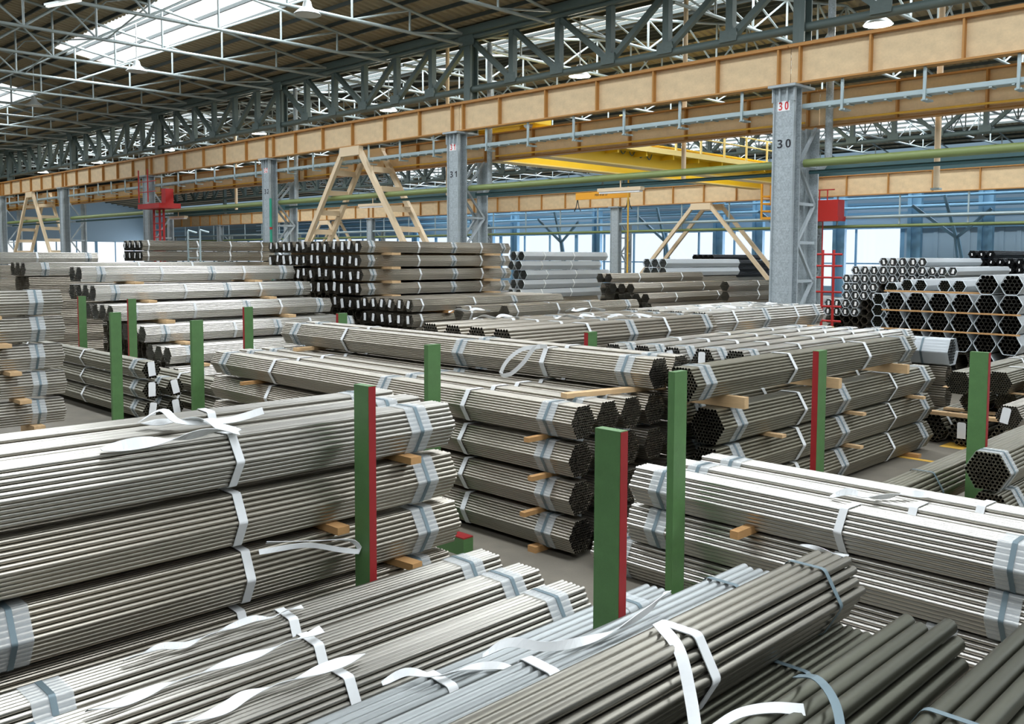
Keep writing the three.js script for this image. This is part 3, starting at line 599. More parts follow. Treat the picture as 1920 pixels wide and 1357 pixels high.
// 2. low row of bright bundles ending just before the floor gap
for (const [j, [x, Ve]] of [[-4.82, 4.62], [-4.4, 4.6], [-3.95, 4.56]].entries()) bundle({ dir: 'V', n: 6, d: 0.0365, L: 6.4, x, y: 0.225, V: Ve - 6.4, mat: T.bright, fine: true, bands: [[4.68 - 0.08 * j, 's'], [6.12, 'w'], [3.3 - 0.15 * j, 'w']], label: ['bright tube bundle at the foot of the dark-red-edged post', 'bright tube bundle lying between two others in the low row', 'bright tube bundle of the low row, beside the fat galvanised tubes'][j], group: 'low row of bright bundles' });
bundle({ dir: 'V', n: 4, d: 0.058, L: 6.4, x: -3.5, y: 0.22, V: 4.9 - 6.4, mat: T.zinc, fine: true, bands: [[6.05, 'w'], [4.5, 's']], label: 'bundle of fat dull galvanised tubes in the low row' });
for (const V of [0.4, 2.6, 4.1]) timber(-4.14, 0, V, 1.78, 0.218, 0.12, 0, 'thick wooden bearer under the low row of bright bundles', 'bearers under the low row');
// 3. fat galvanised and dark bundles
const fat = (x, y, V, mat, label, o = {}) => bundle({ dir: 'V', n: 4, d: 0.052, L: 6.4, x, y, V: V - 6.4, mat, fine: true, loose: 0.02, label, ...o });
fat(-2.5, 0.16, 4.7, T.dark, 'dark oily bundle hidden under the silver strapped bundle', {});
fat(-2.63, 0.67, 4.62, T.zinc, 'silver grey bundle of fat tubes with a thin steel strap, against the long dark bundle', { bands: [[6.05, 't'], [4.6, 's']] });
fat(-2.235, 0.8, 4.75, T.steel, 'long dark bundle of fat tubes with a loose white sling loop', { n: 4, d: 0.0545, bands: [[6.1, 't'], [4.93, 's']] });
fat(-2.08, 0.46, 4.7, T.dark, 'dark oily bundle beneath the long dark bundle with the sling loop', { bands: [[5.7, 't']] });
fat(-1.62, 0.665, 4.46, T.dark, 'bundle of very fat dark tubes with uneven ends and a curled steel strap', { n: 3, d: 0.082, loose: 0.09, bands: [] });
fat(-1.6, 0.292, 4.5, T.dark, 'dark bundle under the very fat dark tubes', { n: 3, d: 0.082 });
fat(-1.16, 0.68, 5.3, T.dark, 'very fat dark tube bundle alongside the curled steel strap bundle', { n: 3, d: 0.082, loose: 0.05, bands: [[4.6, 't']] });
fat(-1.13, 0.292, 4.4, T.dark, 'dark bundle lying beneath the outermost very fat tubes', { n: 3, d: 0.082 });
for (const V of [0.6, 3.9]) timber(-1.9, 0, V, 2.4, 0.16, 0.12, 0, 'low wooden bearer under the fat dark bundles', 'bearers under the fat bundles');
for (const V of [0.9, 4.05]) timber(-2.5, 0.482, V, 0.36, 0.188, 0.1, 0, 'block holding up the silver grey bundle', 'blocks under the silver grey bundle');
for (const V of [0.9, 4.05]) timber(-2.08, 0.16, V, 0.34, 0.3, 0.1, 0, 'block under the bundle beneath the long dark bundle', 'blocks under the long dark bundle');
for (const V of [0.8, 4.0]) timber(-1.35, 0.16, V, 0.95, 0.13, 0.1, 0, 'short bearer under the very fat dark tubes', 'short bearers under the fat bundles');
// 4. shiny silver bundles running along the rows
for (const [k, y] of [0.005, 0.338, 0.671].entries()) for (const [j, V] of [6.29, 6.675, 7.06].entries()) {
  if (k === 0 && j > 0) continue;
  bundle({ dir: 'U', n: 5, d: 0.0398, L: 6.5, x: [-5.1, -4.72, -4.68][k] + j * 0.08, y, V, mat: T.silver, fine: true, bands: [[0.3, 'w'], [1.85 + 0.25 * j, 's'], [2.95, 'w']], label: 'shiny silver tube bundle, ' + ['lowest', 'middle', 'top'][k] + ' layer, ' + ['front', 'middle', 'rear'][j] + ' row of the stack behind the plain green post', group: 'shiny silver stack' });
}
for (const V of [6.675, 7.06]) fill(-5.0, 0.335, V, 6.4, 0.36, 'U');
timber(-3.57, 0.655, 6.2, 0.07, 0.06, 0.5, 0, 'round-ended timber spacer in the dark gap under the shiny silver bundle', undefined);
// 5. honeycomb-ended stack
for (const [k, y] of [0.06, 0.412, 0.763, 1.114, 1.466].entries()) for (let j = 0; j < 5; j++) {
  if (k === 4 && j < 3) continue; if (k < 2 && j > 2) { support(-12.1, y, 6.29 + 0.368 * j, 6.7, 0.3, 'U'); continue; }
  bundle({ dir: 'U', n: 7, d: 0.0266, L: 6.75, lod: j === 0 ? 2 : 1, x: -12.1 + (k === 4 ? 0.05 : rr(-0.03, 0.03)), y, V: 6.29 + 0.368 * j, mat: T.grey, variant: j % 2, bands: j === 0 || k >= 3 ? [[6.42, 'w'], [5.3, 's'], ...(k >= 3 ? [[3.95, 'w'], [1.6, 's'], [0.35, 'w']] : [[1.5, 's']])] : [[6.42, 'w']],
    label: 'fine-tubed bundle with dark honeycomb end, ' + (k === 4 ? 'top' : LAYER[k]) + ' layer, ' + ['front', 'second', 'third', 'fourth', 'rearmost'][j] + ' row of its stack', group: 'honeycomb-ended stack' });
}
for (const [x, V, y, l] of [[-5.72, 6.3, 1.425, 'fourth'], [-5.75, 6.25, 1.075, 'third'], [-5.7, 6.25, 0.725, 'second'], [-5.8, 6.25, 0.372, 'lowest']]) if (y < 1.2) for (const [dx, e] of [[0, ''], [-5.2, ' far end']]) timber(x + dx, y - 0.0085, V + 0.67, 0.06, 0.043, 1.9, 0, 'square-ended timber spacer on the ' + l + ' layer of the honeycomb-ended stack' + (dx ? ', toward its hidden end' : ''), undefined);
timber(-5.62, 1.418, 7.1, 0.1, 0.046, 1.25, -0.22, 'long pale timber poking out from under the top honeycomb-ended bundle', undefined, M.woodPale);
timber(-11.3, 1.418, 7.5, 0.1, 0.046, 1.0, 0, 'pale timber under the hidden end of the top honeycomb-ended bundles', undefined, M.woodPale);
for (const x of [-5.8, -8.5, -11.5]) timber(x, 0, 7.0, 0.1, 0.058, 1.8, 0, 'floor bearer under the honeycomb-ended stack', 'bearers of the honeycomb-ended stack');
// 6. olive tube stack
for (const [k, y] of [0.05, 0.455, 0.86].entries()) for (const [j, x] of [-5.11, -5.556].entries()) bundle({ dir: 'V', n: 6, d: 0.038, L: 5.6, lod: j ? 1 : 2, x, y, V: 7.95, mat: T.olive, bands: [[0.35, 'w'], [1.7, 's'], [2.75, 'w'], [4.2, 's'], [5.3, 'w']], label: 'olive tube bundle, ' + ['lowest', 'second', 'third'][k] + ' layer, ' + ['front', 'rear'][j] + ' row of the stack behind the bright red post', group: 'olive tube stack' });
bundle({ dir: 'V', n: 6, d: 0.0345, L: 5.4, lod: 2, x: -5.12, y: 1.35, V: 7.5, mat: T.olive, bands: [[0.25, 'w'], [1.95, 's'], [3.9, 's'], [5.1, 'w']], label: 'single olive bundle lying on top of the olive tube stack' });
for (const V of [8.4, 12.9]) timber(-5.32, 0, V, 0.95, 0.05, 0.1, 0, 'floor bearer under the olive stack', 'bearers of the olive stack');
for (const [k, V] of [[0, 8.9], [1, 9.0], [0, 10.95], [1, 11.0], [1, 12.9]]) timber(-5.3, [0.418, 0.823][k], V, 0.98, 0.036, 0.09, 0, 'pale spacer end between the ' + ['lower', 'upper'][k] + ' layers of the olive stack', 'spacers in the olive stack', M.woodPale);
for (const V of [8.2, 10.3, 12.3]) timber(-5.32, 1.229, V, 1.02, 0.118, 0.08, 0.02, 'long pale timber under the single olive bundle', 'timbers under the single olive bundle', M.woodPale);
// 7. small tagged pale bundles behind the single olive bundle
for (const [j, x] of [-5.97, -6.37, -6.77, -7.17, -7.57].entries()) {
  bundle({ dir: 'V', n: 5, d: 0.04, L: 5.2, x, y: 1.3, V: 9.9 - 0.1 * j, mat: T.silver, variant: 3, bands: [[0.25, 'w'], [1.4, 's'], [2.7, 's'], [4.0, 's'], [4.9, 'w']], tagAt: j > 0 && j < 3 ? -0.02 : undefined, label: 'pale tube bundle in the flat row behind the single olive bundle', group: 'flat row of pale bundles' });
  fill(x, 1.298, j ? 9.6 : 10.6, j ? 5.5 : 4.4, 0.4);
}
// 8. brown fat-tubed stack behind the honeycomb-ended stack
for (const [k, y] of [0.135, 0.55, 0.965, 1.397].entries()) for (let j = 0; j < 4; j++) {
  if (k < 2 || (k < 3 && j > 0)) { support(-8.66 - 0.49 * j, k ? y : 0, 8.5, 4.9, (k ? 0.413 : 0.545) - 0.02); continue; }
  bundle({ dir: 'V', n: 5, d: 0.0515, L: 4.9, x: -8.66 - 0.49 * j, y, V: 8.5, mat: T.brown, bands: [[1.6, 's'], [2.6, 'w'], [3.5, 's'], [4.65, 'w']], label: 'brown-grey bundle of thick tubes, ' + (k === 3 ? ['outer', 'second', 'third', 'rearmost'][j] + ' of the top layer' : 'second highest layer') + ', behind the sling-looped bundle', group: 'brown thick-tubed stack' });
}
for (let j = 0; j < 4; j++) for (const [k, y] of [0.965, 1.397].entries()) { if (k === 0 && j) continue; bundle({ dir: 'V', n: 5, d: 0.0515, L: 4.3, x: -9.0 - 0.49 * j, y, V: 13.7, mat: T.silver, bands: [[0.9, 's'], [2.0, 'w'], [3.2, 's'], [4.0, 'w']], label: 'pale thick-tubed bundle before the foot of the column numbered 30, ' + ['lower', 'upper'][k] + ' layer', group: 'thick-tubed bundles by column 30' }); }
for (let j = 0; j < 4; j++) fill(-9.0 - 0.49 * j, j ? 1.395 : 0.963, 13.7, 4.3, 0.4);
for (const V of [13.9, 15.3, 17.4]) timber(-8.7, 1.35, V, 0.7, 0.05, 0.3, 0, 'pale timber board jutting from under the bundles by column 30', 'boards by column 30', M.woodPale);
// 9. olive bundles with open round ends beside the rusty-edged post
bundle({ dir: 'V', n: 6, d: 0.0345, L: 5.4, lod: 2, x: -2.66, y: 0.715, V: 8.62, mat: T.olive, bands: [[0.12, 'w'], [2.2, 's']], label: 'olive bundle showing its six-sided end of open round tubes' });
bundle({ dir: 'V', n: 6, d: 0.0345, L: 5.4, x: -2.62, y: 0.36, V: 8.6, mat: T.olive, bands: [[0.35, 'w']], label: 'olive bundle directly beneath the one with the open six-sided end' });
bundle({ dir: 'V', n: 5, d: 0.042, L: 5.4, x: -3.24, y: 0.44, V: 7.35, mat: T.olive, bands: [[1.35, 't']], label: 'olive bundle lying between the rusty-edged post and the shiny silver stack' });
for (const V of [9.6, 12.6]) timber(-2.95, 0, V, 1.2, 0.35, 0.14, 0, 'wooden crib under the open-ended olive bundles', 'cribs under the open-ended olive bundles');
for (const V of [7.9]) timber(-3.24, 0, V, 0.4, 0.43, 0.2, 0, 'wooden crib under the bundle near the rusty-edged post', undefined);
// 10. bundles beyond the rusty-edged post
for (const [x, V, t] of [[-4.68, 14.1, 1], [-5.17, 14.15, 0], [-4.05, 13.9, 0]]) bundle({ dir: 'V', n: 4, d: 0.066, L: 5.4, x, y: 0.02, V, mat: T.olive, bands: [[0.25, 's'], [3, 's']], tagAt: t ? -0.02 : undefined, tagScale: 1.2, label: 'thick-tubed bundle on the floor beyond the rusty-edged post' + (t ? ', with a paper tag' : ''), group: 'floor bundles beyond the rusty-edged post' });
for (const [x, y, V] of [[-4.72, 0.8, 13.9], [-4.3, 0.8, 14.3], [-3.86, 0.8, 14.6]]) bundle({ dir: 'V', n: 6, d: 0.034, L: 5.4, x, y, V, mat: T.olive, bands: [[0.8, 's'], [2.6, 's'], [2.85, 's']], label: 'olive bundle on pale boards beyond the rusty-edged post', group: 'upper bundles beyond the rusty-edged post' });
for (const [x, y] of [[-3.5, 0.64], [-3.48, 0.3]]) bundle({ dir: 'V', n: 6, d: 0.03, L: 3, x: x - 0.1, y, V: 12.4, mat: T.grey, tagAt: -0.02, label: 'small tagged bundle beyond the rusty-edged post', group: 'small tagged bundles by the rusty-edged post' });
for (const V of [12.8, 14.8]) { timber(-3.6, 0, V, 0.34, 0.3, 0.12, 0, 'block under the small tagged bundles', 'blocks under the small tagged bundles'); timber(-3.6, 0.592, V, 0.3, 0.047, 0.1, 0, 'thin spacer between the small tagged bundles', 'spacers of the small tagged bundles'); }
for (const [x, V] of [[-4.72, 14.5], [-4.3, 14.7], [-3.86, 14.9]]) bundle({ dir: 'V', n: 6, d: 0.033, L: 5, x, y: 0.465, V, mat: T.olive, bands: [[0.6, 's'], [3, 's']], label: 'olive bundle squeezed between pale boards beyond the rusty-edged post', group: 'middle bundles beyond the rusty-edged post' });
for (const [V, y, h] of [[14.15, 0.432, 0.05], [14.72, 0.432, 0.032], [15.5, 0.432, 0.032], [14.65, 0.786, 0.012], [15.2, 0.786, 0.012]]) timber(-4.3, y, V, 1.75, h, 0.14, 0.01, 'pale board laid across the ' + (y < 0.5 ? 'floor' : 'middle') + ' bundles beyond the rusty-edged post', 'pale boards', M.woodPale);
bundle({ dir: 'U', n: 5, d: 0.053, L: 0.8, x: -6.22, y: 1.035, V: 15.6, mat: T.zinc, cover: true, bands: [[0.4, 't']], label: 'short tube pack wrapped in crinkled clear plastic film' });
fill(-6.22, 1.03, 15.6, 0.78, 0.35, 'U');
// 11. big plastic-sleeved bundles with wide open tubes
const big = [2.254, 1.862, 1.47, 1.078, 0.686, 0.294].map((y, k) => (k === 0 ? [1, 0] : k < 4 ? [5, 4, 3, 2, 1, 0] : [5, 3, 1]).map((i) => [-5.69 - 0.452 * i, y]));
big.forEach((row, k) => row.forEach(([x, y]) => bundle({ dir: 'V', n: 3, d: 0.082, L: 5.6, lod: 2, bore: 0.87, x, y: y - 0.187, V: 19.5, mat: T.steel, cover: true, label: 'plastic-sleeved bundle of wide tubes, ' + ['top', 'second highest', 'third highest', 'fourth highest', 'fifth highest', 'lowest'][k] + ' layer of the open-ended wall', group: 'plastic-sleeved wide-tube stack' })));
for (const i of [0, 2, 4]) fill(-5.69 - 0.452 * i, 0.888, 19.6, 5.4, 0.44);
for (const y of [1.655, 1.263]) timber(-6.85, y + 0.0, 19.44, 2.7, 0.03, 0.05, 0, 'long timber strip between layers of plastic-sleeved bundles', 'strips in the sleeved stack');
for (let i = 0; i < 2; i++) for (let k = 0; k < 5; k++) { if (k < 2) fill(-8.31 - 0.29 * i, 0.995 + 0.0, 20.3, 5.3, 0.33); }
timber(-7.15, 2.052, 19.6, 2.1, 0.035, 0.1, 0.02, 'long timber strip under the topmost plastic-sleeved bundles', undefined);
for (const [x, y] of [[-8.31, 2.11], [-7.98, 2.18], [-7.69, 2.18], [-7.2, 2.18], [-6.9, 2.18], [-8.6, 1.86], [-8.31, 1.86], [-8.6, 1.61], [-8.31, 1.61], [-8.6, 1.36], [-8.31, 1.36], [-8.6, 1.11], [-8.31, 1.11]]) bundle({ dir: 'V', n: 3, d: 0.052, L: 5.6, lod: 1, x, y: y - 0.115, V: 20.2, mat: T.dark, cover: true, label: 'slim plastic-sleeved bundle stacked beside the wide-tube wall', group: 'slim sleeved bundles' });
// 12. white-sleeved tagged bundles behind
for (const [k, [y, x0, c]] of [[2.64, -13.9, 5], [2.33, -14.93, 11], [2.02, -15.27, 11], [1.71, -15.27, 11], [1.4, -15.27, 4], [1.09, -15.95, 5], [0.78, -15.95, 5], [0.47, -15.95, 5]].entries()) for (let i = 0; i < c; i++) {
  if (k === 7 || (k === 3 && i > 3) || (k > 4 && i > 3)) { support(x0 + i * 0.342, y - 0.15, 33.05, 5.5, 0.31); continue; }
  bundle({ dir: 'V', n: 3, d: 0.0635, L: 5.6, lod: 0, ends: -1, x: x0 + i * 0.342, y: y - 0.144, V: 33, mat: T.zinc, cover: true, tagAt: -0.02, tagScale: 0.8, tagY: 0, label: 'white-sleeved tagged bundle, ' + ['top', 'second highest', 'third highest', 'fourth highest', 'fifth highest', 'sixth highest', 'seventh highest', 'lowest'][k] + ' layer of the stack behind the wide-tube wall', group: 'white-sleeved tagged stack' });
}
for (let i = 0; i < 11; i++) fill(-15.27 + i * 0.342, i < 4 ? 0.32 : 1.56, 33.1, 5.4, 0.31); for (let i = 0; i < 4; i++) { support(-15.27 + i * 0.342, 0.94, 33.1, 5.4, 0.31); fill(-15.95 + i * 0.342, 0.32, 33.2, 5.2, 0.32); }
// 13. wall of tagged tube ends
for (const [k, [y, c0, c]] of [[3.03, 0, 13], [2.65, 0, 13], [2.27, 0, 10], [1.89, 0, 7], [1.51, 0, 4]].entries()) for (let i = c0; i < c; i++)
  bundle({ dir: 'V', n: 6, d: 0.0325, L: 5.6, lod: 0, ends: i ? -1 : 2, x: -20.22 - i * 0.372, y: y - 0.157, V: 14.5 + rr(-0.03, 0.03), mat: T.grey, variant: i % 3, bands: i ? [] : [[0.35, 'w'], [2.0, 's'], [3.3, 'w'], [4.4, 's'], [5.3, 'w']], tagAt: -0.02, tagScale: rr(0.9, 1.25), tagY: rr(-0.03, 0.06), label: 'bundle with a hanging white tag, ' + ['top', 'second highest', 'third highest', 'fourth highest', 'fifth highest'][k] + ' layer of the tagged tube wall', group: 'tagged tube wall' });
for (let i = 0; i < 13; i++) fill(-20.22 - i * 0.372, [1.353, 1.733, 2.113, 2.493][i < 4 ? 0 : i < 7 ? 1 : i < 10 ? 2 : 3], 14.75, 5.2, 0.38);
for (const [k, c] of [13, 10, 7, 4].entries()) for (const V of [15.4, 19.2]) timber(-20.1 - 0.372 * (c - 1) / 2 + 0.08, [2.807, 2.427, 2.047, 1.667][k], V, 0.372 * c + 0.2, 0.066, 0.3, 0, 'pale spacer under the ' + ['top', 'second highest', 'third highest', 'fourth highest'][k] + ' layer of the tagged tube wall', 'spacers of the tagged tube wall', M.woodPale);
for (let i = 0; i < 6; i++) fill(-17.95 - i * 0.372, 1.008, 14.55, 5.3, 0.34);
for (const V of [15.6, 19]) timber(-18.85, 1.322, V, 2.3, 0.066, 0.2, 0, 'spacer under the upper low step of tagged bundles', 'spacers of the low step');
for (const [k, y] of [1.545, 1.165].entries()) for (let i = 0; i < 6; i++)
  bundle({ dir: 'V', n: 6, d: 0.0325, L: 5.6, lod: 0, ends: -1, x: -17.95 - i * 0.372, y: y - 0.157, V: 14.4, mat: T.grey, bands: i ? [] : [[0.3, 's'], [2.1, 's'], [3.6, 'w']], tagAt: -0.02, label: 'tagged bundle in the low step before the tagged tube wall, ' + ['upper', 'lower'][k] + ' layer', group: 'low step of tagged bundles' });
for (const [x, y, V] of [[-17.0, 1.2, 15.2], [-16.5, 1.2, 16.3], [-15.9, 0.95, 14.6], [-15.3, 0.95, 13.6], [-14.6, 0.9, 13.4], [-13.9, 0.9, 12.9], [-13.2, 0.85, 12.3]]) bundle({ dir: 'V', n: 6, d: 0.035, L: 5.4, lod: 0, x, y, V, mat: T.brown, bands: [[0.3, 's'], [1.9, 's'], [3.2, 's'], [4.9, 'w']], label: 'brown-grey bundle lying in the field between the tagged wall and thick-tubed stack', group: 'field of brown-grey bundles' });
for (const [x, y, V] of [[-17.0, 1.2, 15.2], [-16.5, 1.2, 16.3], [-15.9, 0.95, 14.6], [-15.3, 0.95, 13.6], [-14.6, 0.9, 13.4], [-13.9, 0.9, 12.9], [-13.2, 0.85, 12.3]]) fill(x, y, V, 5.3, 0.4);
// 14. stepped pale stack
for (const [k, [x, y, V, c, L]] of [[-22.0, 2.33, 7.95, 2, 5.6], [-21.2, 1.92, 7.95, 4, 5.6], [-20.25, 1.51, 7.95, 4, 5.6], [-19.45, 1.08, 8.3, 4, 5.4], [-18.7, 0.67, 8.5, 3, 5.4], [-18.3, 0.26, 8.5, 2, 5.4]].entries()) for (let i = 0; i < c; i++)
  bundle({ dir: 'V', n: 6, d: 0.0365, L, lod: 1, ends: i ? -1 : 2, x: x - i * 0.42, y: y - 0.178, V, mat: T.silver, variant: i, bands: i ? [] : [[0.45, 'w'], [1.9 + 0.2 * (k % 2), 's'], [3.2, 'w'], [4.1, 's'], [5.25, 'w']], label: 'pale tube bundle, ' + ['top', 'second highest', 'third highest', 'fourth highest', 'fifth highest', 'lowest'][k] + ' step, ' + ['outer', 'second', 'third', 'innermost'][i] + ' row of the stepped stack', group: 'stepped pale stack' });
for (const [k, [x, y, h]] of [[-22.0, 2.098, 0.053], [-21.3, 1.688, 0.053], [-20.4, 1.258, 0.073], [-19.5, 0.848, 0.053], [-18.8, 0.438, 0.053]].entries()) for (const V of [9.1, 12.2]) timber(x, y, V, 1.25, h, 0.2, 0, 'pale board under the ' + ['top', 'second highest', 'third highest', 'fourth highest', 'fifth highest'][k] + ' step of the stepped stack', 'boards of the stepped stack', M.woodPale);
for (const [x, top] of [[-22.04, 1.74], [-22.46, 1.74], [-21.51, 1.33], [-21.09, 1.33], [-20.71, 0.9], [-20.29, 0.9], [-19.54, 0.49], [-19.12, 0.49]]) fill(x, top, 8.7, 4.7, 0.42);
// 15. tall stack of thick bright tubes at the aisle
for (const [k, y] of [0.42, 0.84, 1.25, 1.66, 2.06].entries()) bundle({ dir: 'V', n: 5, d: 0.0455, L: 6, lod: 2, x: -14.72, y: y - 0.18, V: -0.98 + 0.02 * (k % 2), mat: T.bright, bands: [[5.62, 'w'], [3, 's']], label: 'bright thick-tubed bundle, ' + LAYER[k] + ' layer of the tall single stack with timber blocks', group: 'tall single stack' });
for (const V of [0, 2.5, 4.6]) timber(-14.72, 0, V, 0.6, 0.24, 0.16, 0, 'thick bearer under the tall single stack', 'bearers of the tall single stack', M.woodPale);
for (const [k, y] of [0.603, 1.024, 1.434, 1.844].entries()) timber(-14.6, y - 0.005, 4.4 - 0.12 * k, 0.5, 0.055, 0.16, 0, 'timber block between layers of the tall single stack', 'blocks of the tall single stack', M.woodPale);
// 16. small tagged bundles behind the green aisle post
for (const [V, x1, ys] of [[6.3, -14.43, [0.93, 0.6, 0.27]], [6.72, -14.5, [0.6, 0.27]], [7.2, -12.55, [0.6, 0.28]]]) ys.forEach((y) => bundle({ dir: 'U', n: 4, d: 0.045, L: 5.8, lod: 2, x: x1 - 5.8, y: y - 0.14, V, mat: T.olive, bands: [[5.4, 'w'], [3.2, 's'], [0.3, 's']], tagAt: V < 7 ? 5.82 : undefined, tagScale: 1.15, label: V < 7 ? 'small dark-ended bundle with a white tag beside the aisle post' : 'small untagged bundle between the aisle post and honeycomb-ended stack', group: V < 7 ? 'small tagged bundles' : 'small untagged bundles' }));
// 17. distant stacks
for (let i = 0; i < 4; i++) fill(-34.4 - 0.46 * i, 2.56, 14.8, 5.4, 0.43);
for (let i = 0; i < 3; i++) fill(-26 - 0.42 * i, 2.22, 8.1, 5.8, 0.44); fill(-30, 2.5, 5.5, 5.8, 0.42);
const far = (n, d, x, y, V, L, mat, label, group, o = {}) => bundle({ dir: 'V', n, d, L, lod: 0, x, y: y - AF(n, d) / 2, V, mat, label, group, ...o });

for (const [x, y, V] of [[-34.4, 3.16, 14.7], [-34.4, 2.76, 14.7]]) for (let i = 0; i < 4; i++) far(4, 0.062, x - 0.46 * i, y, V, 5.6, T.bright, 'pale bundle in the distant double layer before the A-shaped frame', 'distant double layer', { ends: -1, tagAt: -0.02, bands: i ? [] : [[0.25, 's'], [2.2, 's'], [3.6, 's'], [5.0, 's']] });
for (let i = 0; i < 3; i++) far(6, 0.037, -26 - 0.42 * i, 2.4, 8.0, 6, T.bright, 'pale bundle lying beyond the stepped stack at its top level', 'bundles beyond the stepped stack', { bands: i ? [] : [[0.5, 'w'], [3, 's'], [4.6, 's']] });
far(6, 0.037, -30, 2.68, 5.4, 6, T.bright, 'long pale bundle in the distance beneath the far A-shaped frame', undefined, { bands: [[2, 's'], [4.2, 's'], [5.7, 'w']] });
for (const [x, y] of [[-20.2, 2.06], [-19.83, 2.06], [-19.62, 1.74], [-19.25, 1.74], [-18.88, 1.74], [-19.0, 1.42], [-18.63, 1.42], [-18.26, 1.42]].concat([])) far(6, 0.0315, x, y, 24.6, 5.6, T.grey, 'bundle with pitch black end in the stack behind the brown-grey field', 'black-ended stack', { bands: x > -18.7 || y > 1.7 ? [[1.6, 's'], [4.2, 's']] : [] });
for (const x of [-19.0, -18.63, -18.26]) fill(x, 1.26, 24.8, 5.3, 0.42); for (const x of [-19.62]) fill(x, 1.58, 24.8, 5.3, 0.4); for (const x of [-20.2]) fill(x, 1.9, 24.8, 5.3, 0.38); fill(-17, 1.28, 27.5, 5.4, 0.33);
for (const [x, y] of [[-17.0, 1.8], [-16.98, 1.45]]) far(6, 0.034, x, y, 27.4, 5.6, T.bright, 'pale bundle beside the black-ended stack', 'bundles beside the black-ended stack', { bands: [[2, 's'], [4, 's']] });
for (let k = 0; k < 8; k++) for (let i = 0; i < 2; i++) if (k < 3) support(-25.5 - 0.43 * i, k * 0.375, 26.1, 4.7, 0.375); else far(4, 0.0565, -25.5 - 0.43 * i, 0.188 + k * 0.375, 26 + 0.15 * (k % 3), 4.9 + (k % 2) * 0.3, T.zinc, 'white-wrapped bundle, ' + LAYER[k] + ' layer of the pale stack beyond the tagged tube wall', 'pale wrapped stack', { cover: true, bands: [[1.2, 's'], [3, 's']] });
for (let i = 0; i < 3; i++) for (const y of [2.55, 2.2]) far(3, 0.073, -22.2 + 0.392 * i, y, 30, 5.4, T.zinc, 'white-sleeved bundle on the stack before the bright windows', 'sleeved bundles before the windows', { cover: true });
for (let i = 0; i < 3; i++) fill(-22.2 + 0.392 * i, 2.02, 30.1, 5.2, 0.4);
for (let i = 0; i < 6; i++) for (let k = 0; k < 9; k++) { if (k === 8 && i > 3) continue; if (k < 5) { support(-30.6 + 0.372 * i, k * 0.33, 46.1, 5.2, 0.33); continue; } far(3, 0.0738, -30.6 + 0.372 * i, 0.165 + k * 0.33, 46, 5.4, T.black, 'dark bundle in the tall black stack against the bright windows', 'tall black stack', { ends: -1 }); }
for (let k = 6; k < 10; k++) for (let i = 0; i < 9; i++) { if (k === 9 && (i < 3 || i > 5)) continue; if (k < 8 && i < 4) { support(-14.3 + 0.36 * i, k * 0.31, 40.1, 5.2, 0.31); continue; } far(3, 0.0693, -14.3 + 0.36 * i, 0.155 + k * 0.31, 40, 5.4, T.black, 'black bundle with white tag before the blue clad wall', 'black tagged stack', { ends: -1, tagAt: -0.03, tagScale: 0.5, tagY: 0 }); }

for (let k = 0; k < 6; k++) for (let i = 0; i < 9; i++) support(-14.3 + 0.36 * i, k * 0.31, 40.1, 5.2, 0.31);
{
  const base = tubesGeo(hexSpots(5, 1 / AF(5, 1)).filter((q) => q.outer), 0.5 / AF(5, 1), 1, 5, { ends: 2, jit: 0.001 });
  const all = supports.map(([x, y, V, L, h, dir]) => base.clone().applyMatrix4(new THREE.Matrix4().compose(P3(x, y + h / 2, V), new THREE.Quaternion().setFromAxisAngle(UP, dir === 'U' ? 0 : Math.PI / 2), new THREE.Vector3(L, h - 0.004, Math.min(h, 0.29)))));
  const m = sh(new THREE.Mesh(mergeGeometries(all), T.grey)); m.name = 'stored_tube_bundles'; scene.add(m);
  tag(m, 'mass of tube bundles filling the lower layers behind the stacks', 'tube bundles', undefined, 'stuff');
}

/* ---------- loose webbing and straps ---------- */
loose([[-5.98, 1.65, 2.55], [-5.8, 1.665, 2.66], [-5.62, 1.69, 2.78], [-5.5, 1.64, 2.86], [-5.37, 1.625, 2.9]], 0.07, 'crumpled white sling tail lying on the top bright bundles', (t) => 0.5 * Math.sin(9 * t));
loose([[-5.4, 1.63, 2.05], [-5.36, 1.645, 2.25], [-5.37, 1.64, 2.5], [-5.38, 1.65, 2.75], [-5.37, 1.63, 2.9]], 0.085, 'broad white sling end twisted along the top bright bundle', (t) => 0.8 * Math.sin(7 * t));
loose([[-5.95, 1.66, 2.5], [-5.86, 1.74, 2.62], [-5.7, 1.68, 2.66], [-5.62, 1.66, 2.95], [-5.75, 1.67, 3.3]], 0.05, 'knotted white sling loop standing up from the top bright bundles', (t) => 1.2 * t);
loose([[-5.27, 0.84, 2.98], [-5.2, 0.83, 3.3], [-5.16, 0.75, 3.55], [-5.14, 0.72, 3.68], [-5.15, 0.79, 3.64], [-5.2, 0.85, 3.35], [-5.3, 0.88, 3.05]], 0.035, 'grey sling loop drooping in the gap under the second bright layer', (t) => 1 + 0.8 * Math.sin(6 * t));
const tail = (x, V0, V1, y, w, l) => { const p = []; for (let i = 0; i <= 10; i++) p.push([x + rr(-0.03, 0.03), y + rr(0.02, 0.045), V0 + (V1 - V0) * i / 10]); const q = rr(0, 6); return loose(p, w * 0.62, l, (t) => 0.6 * Math.sin(15 * t + q)); };
tail(-4.78, 2.98, 1.9, 0.585, 0.075, 'white sling tail on the bundle at the foot of the dark-red-edged post');
tail(-4.36, 2.86, 1.55, 0.585, 0.085, 'white sling tail on the bundle between two others in the low row');
tail(-3.95, 2.84, 1.5, 0.585, 0.1, 'broad white sling tail lying by the fat galvanised tubes');
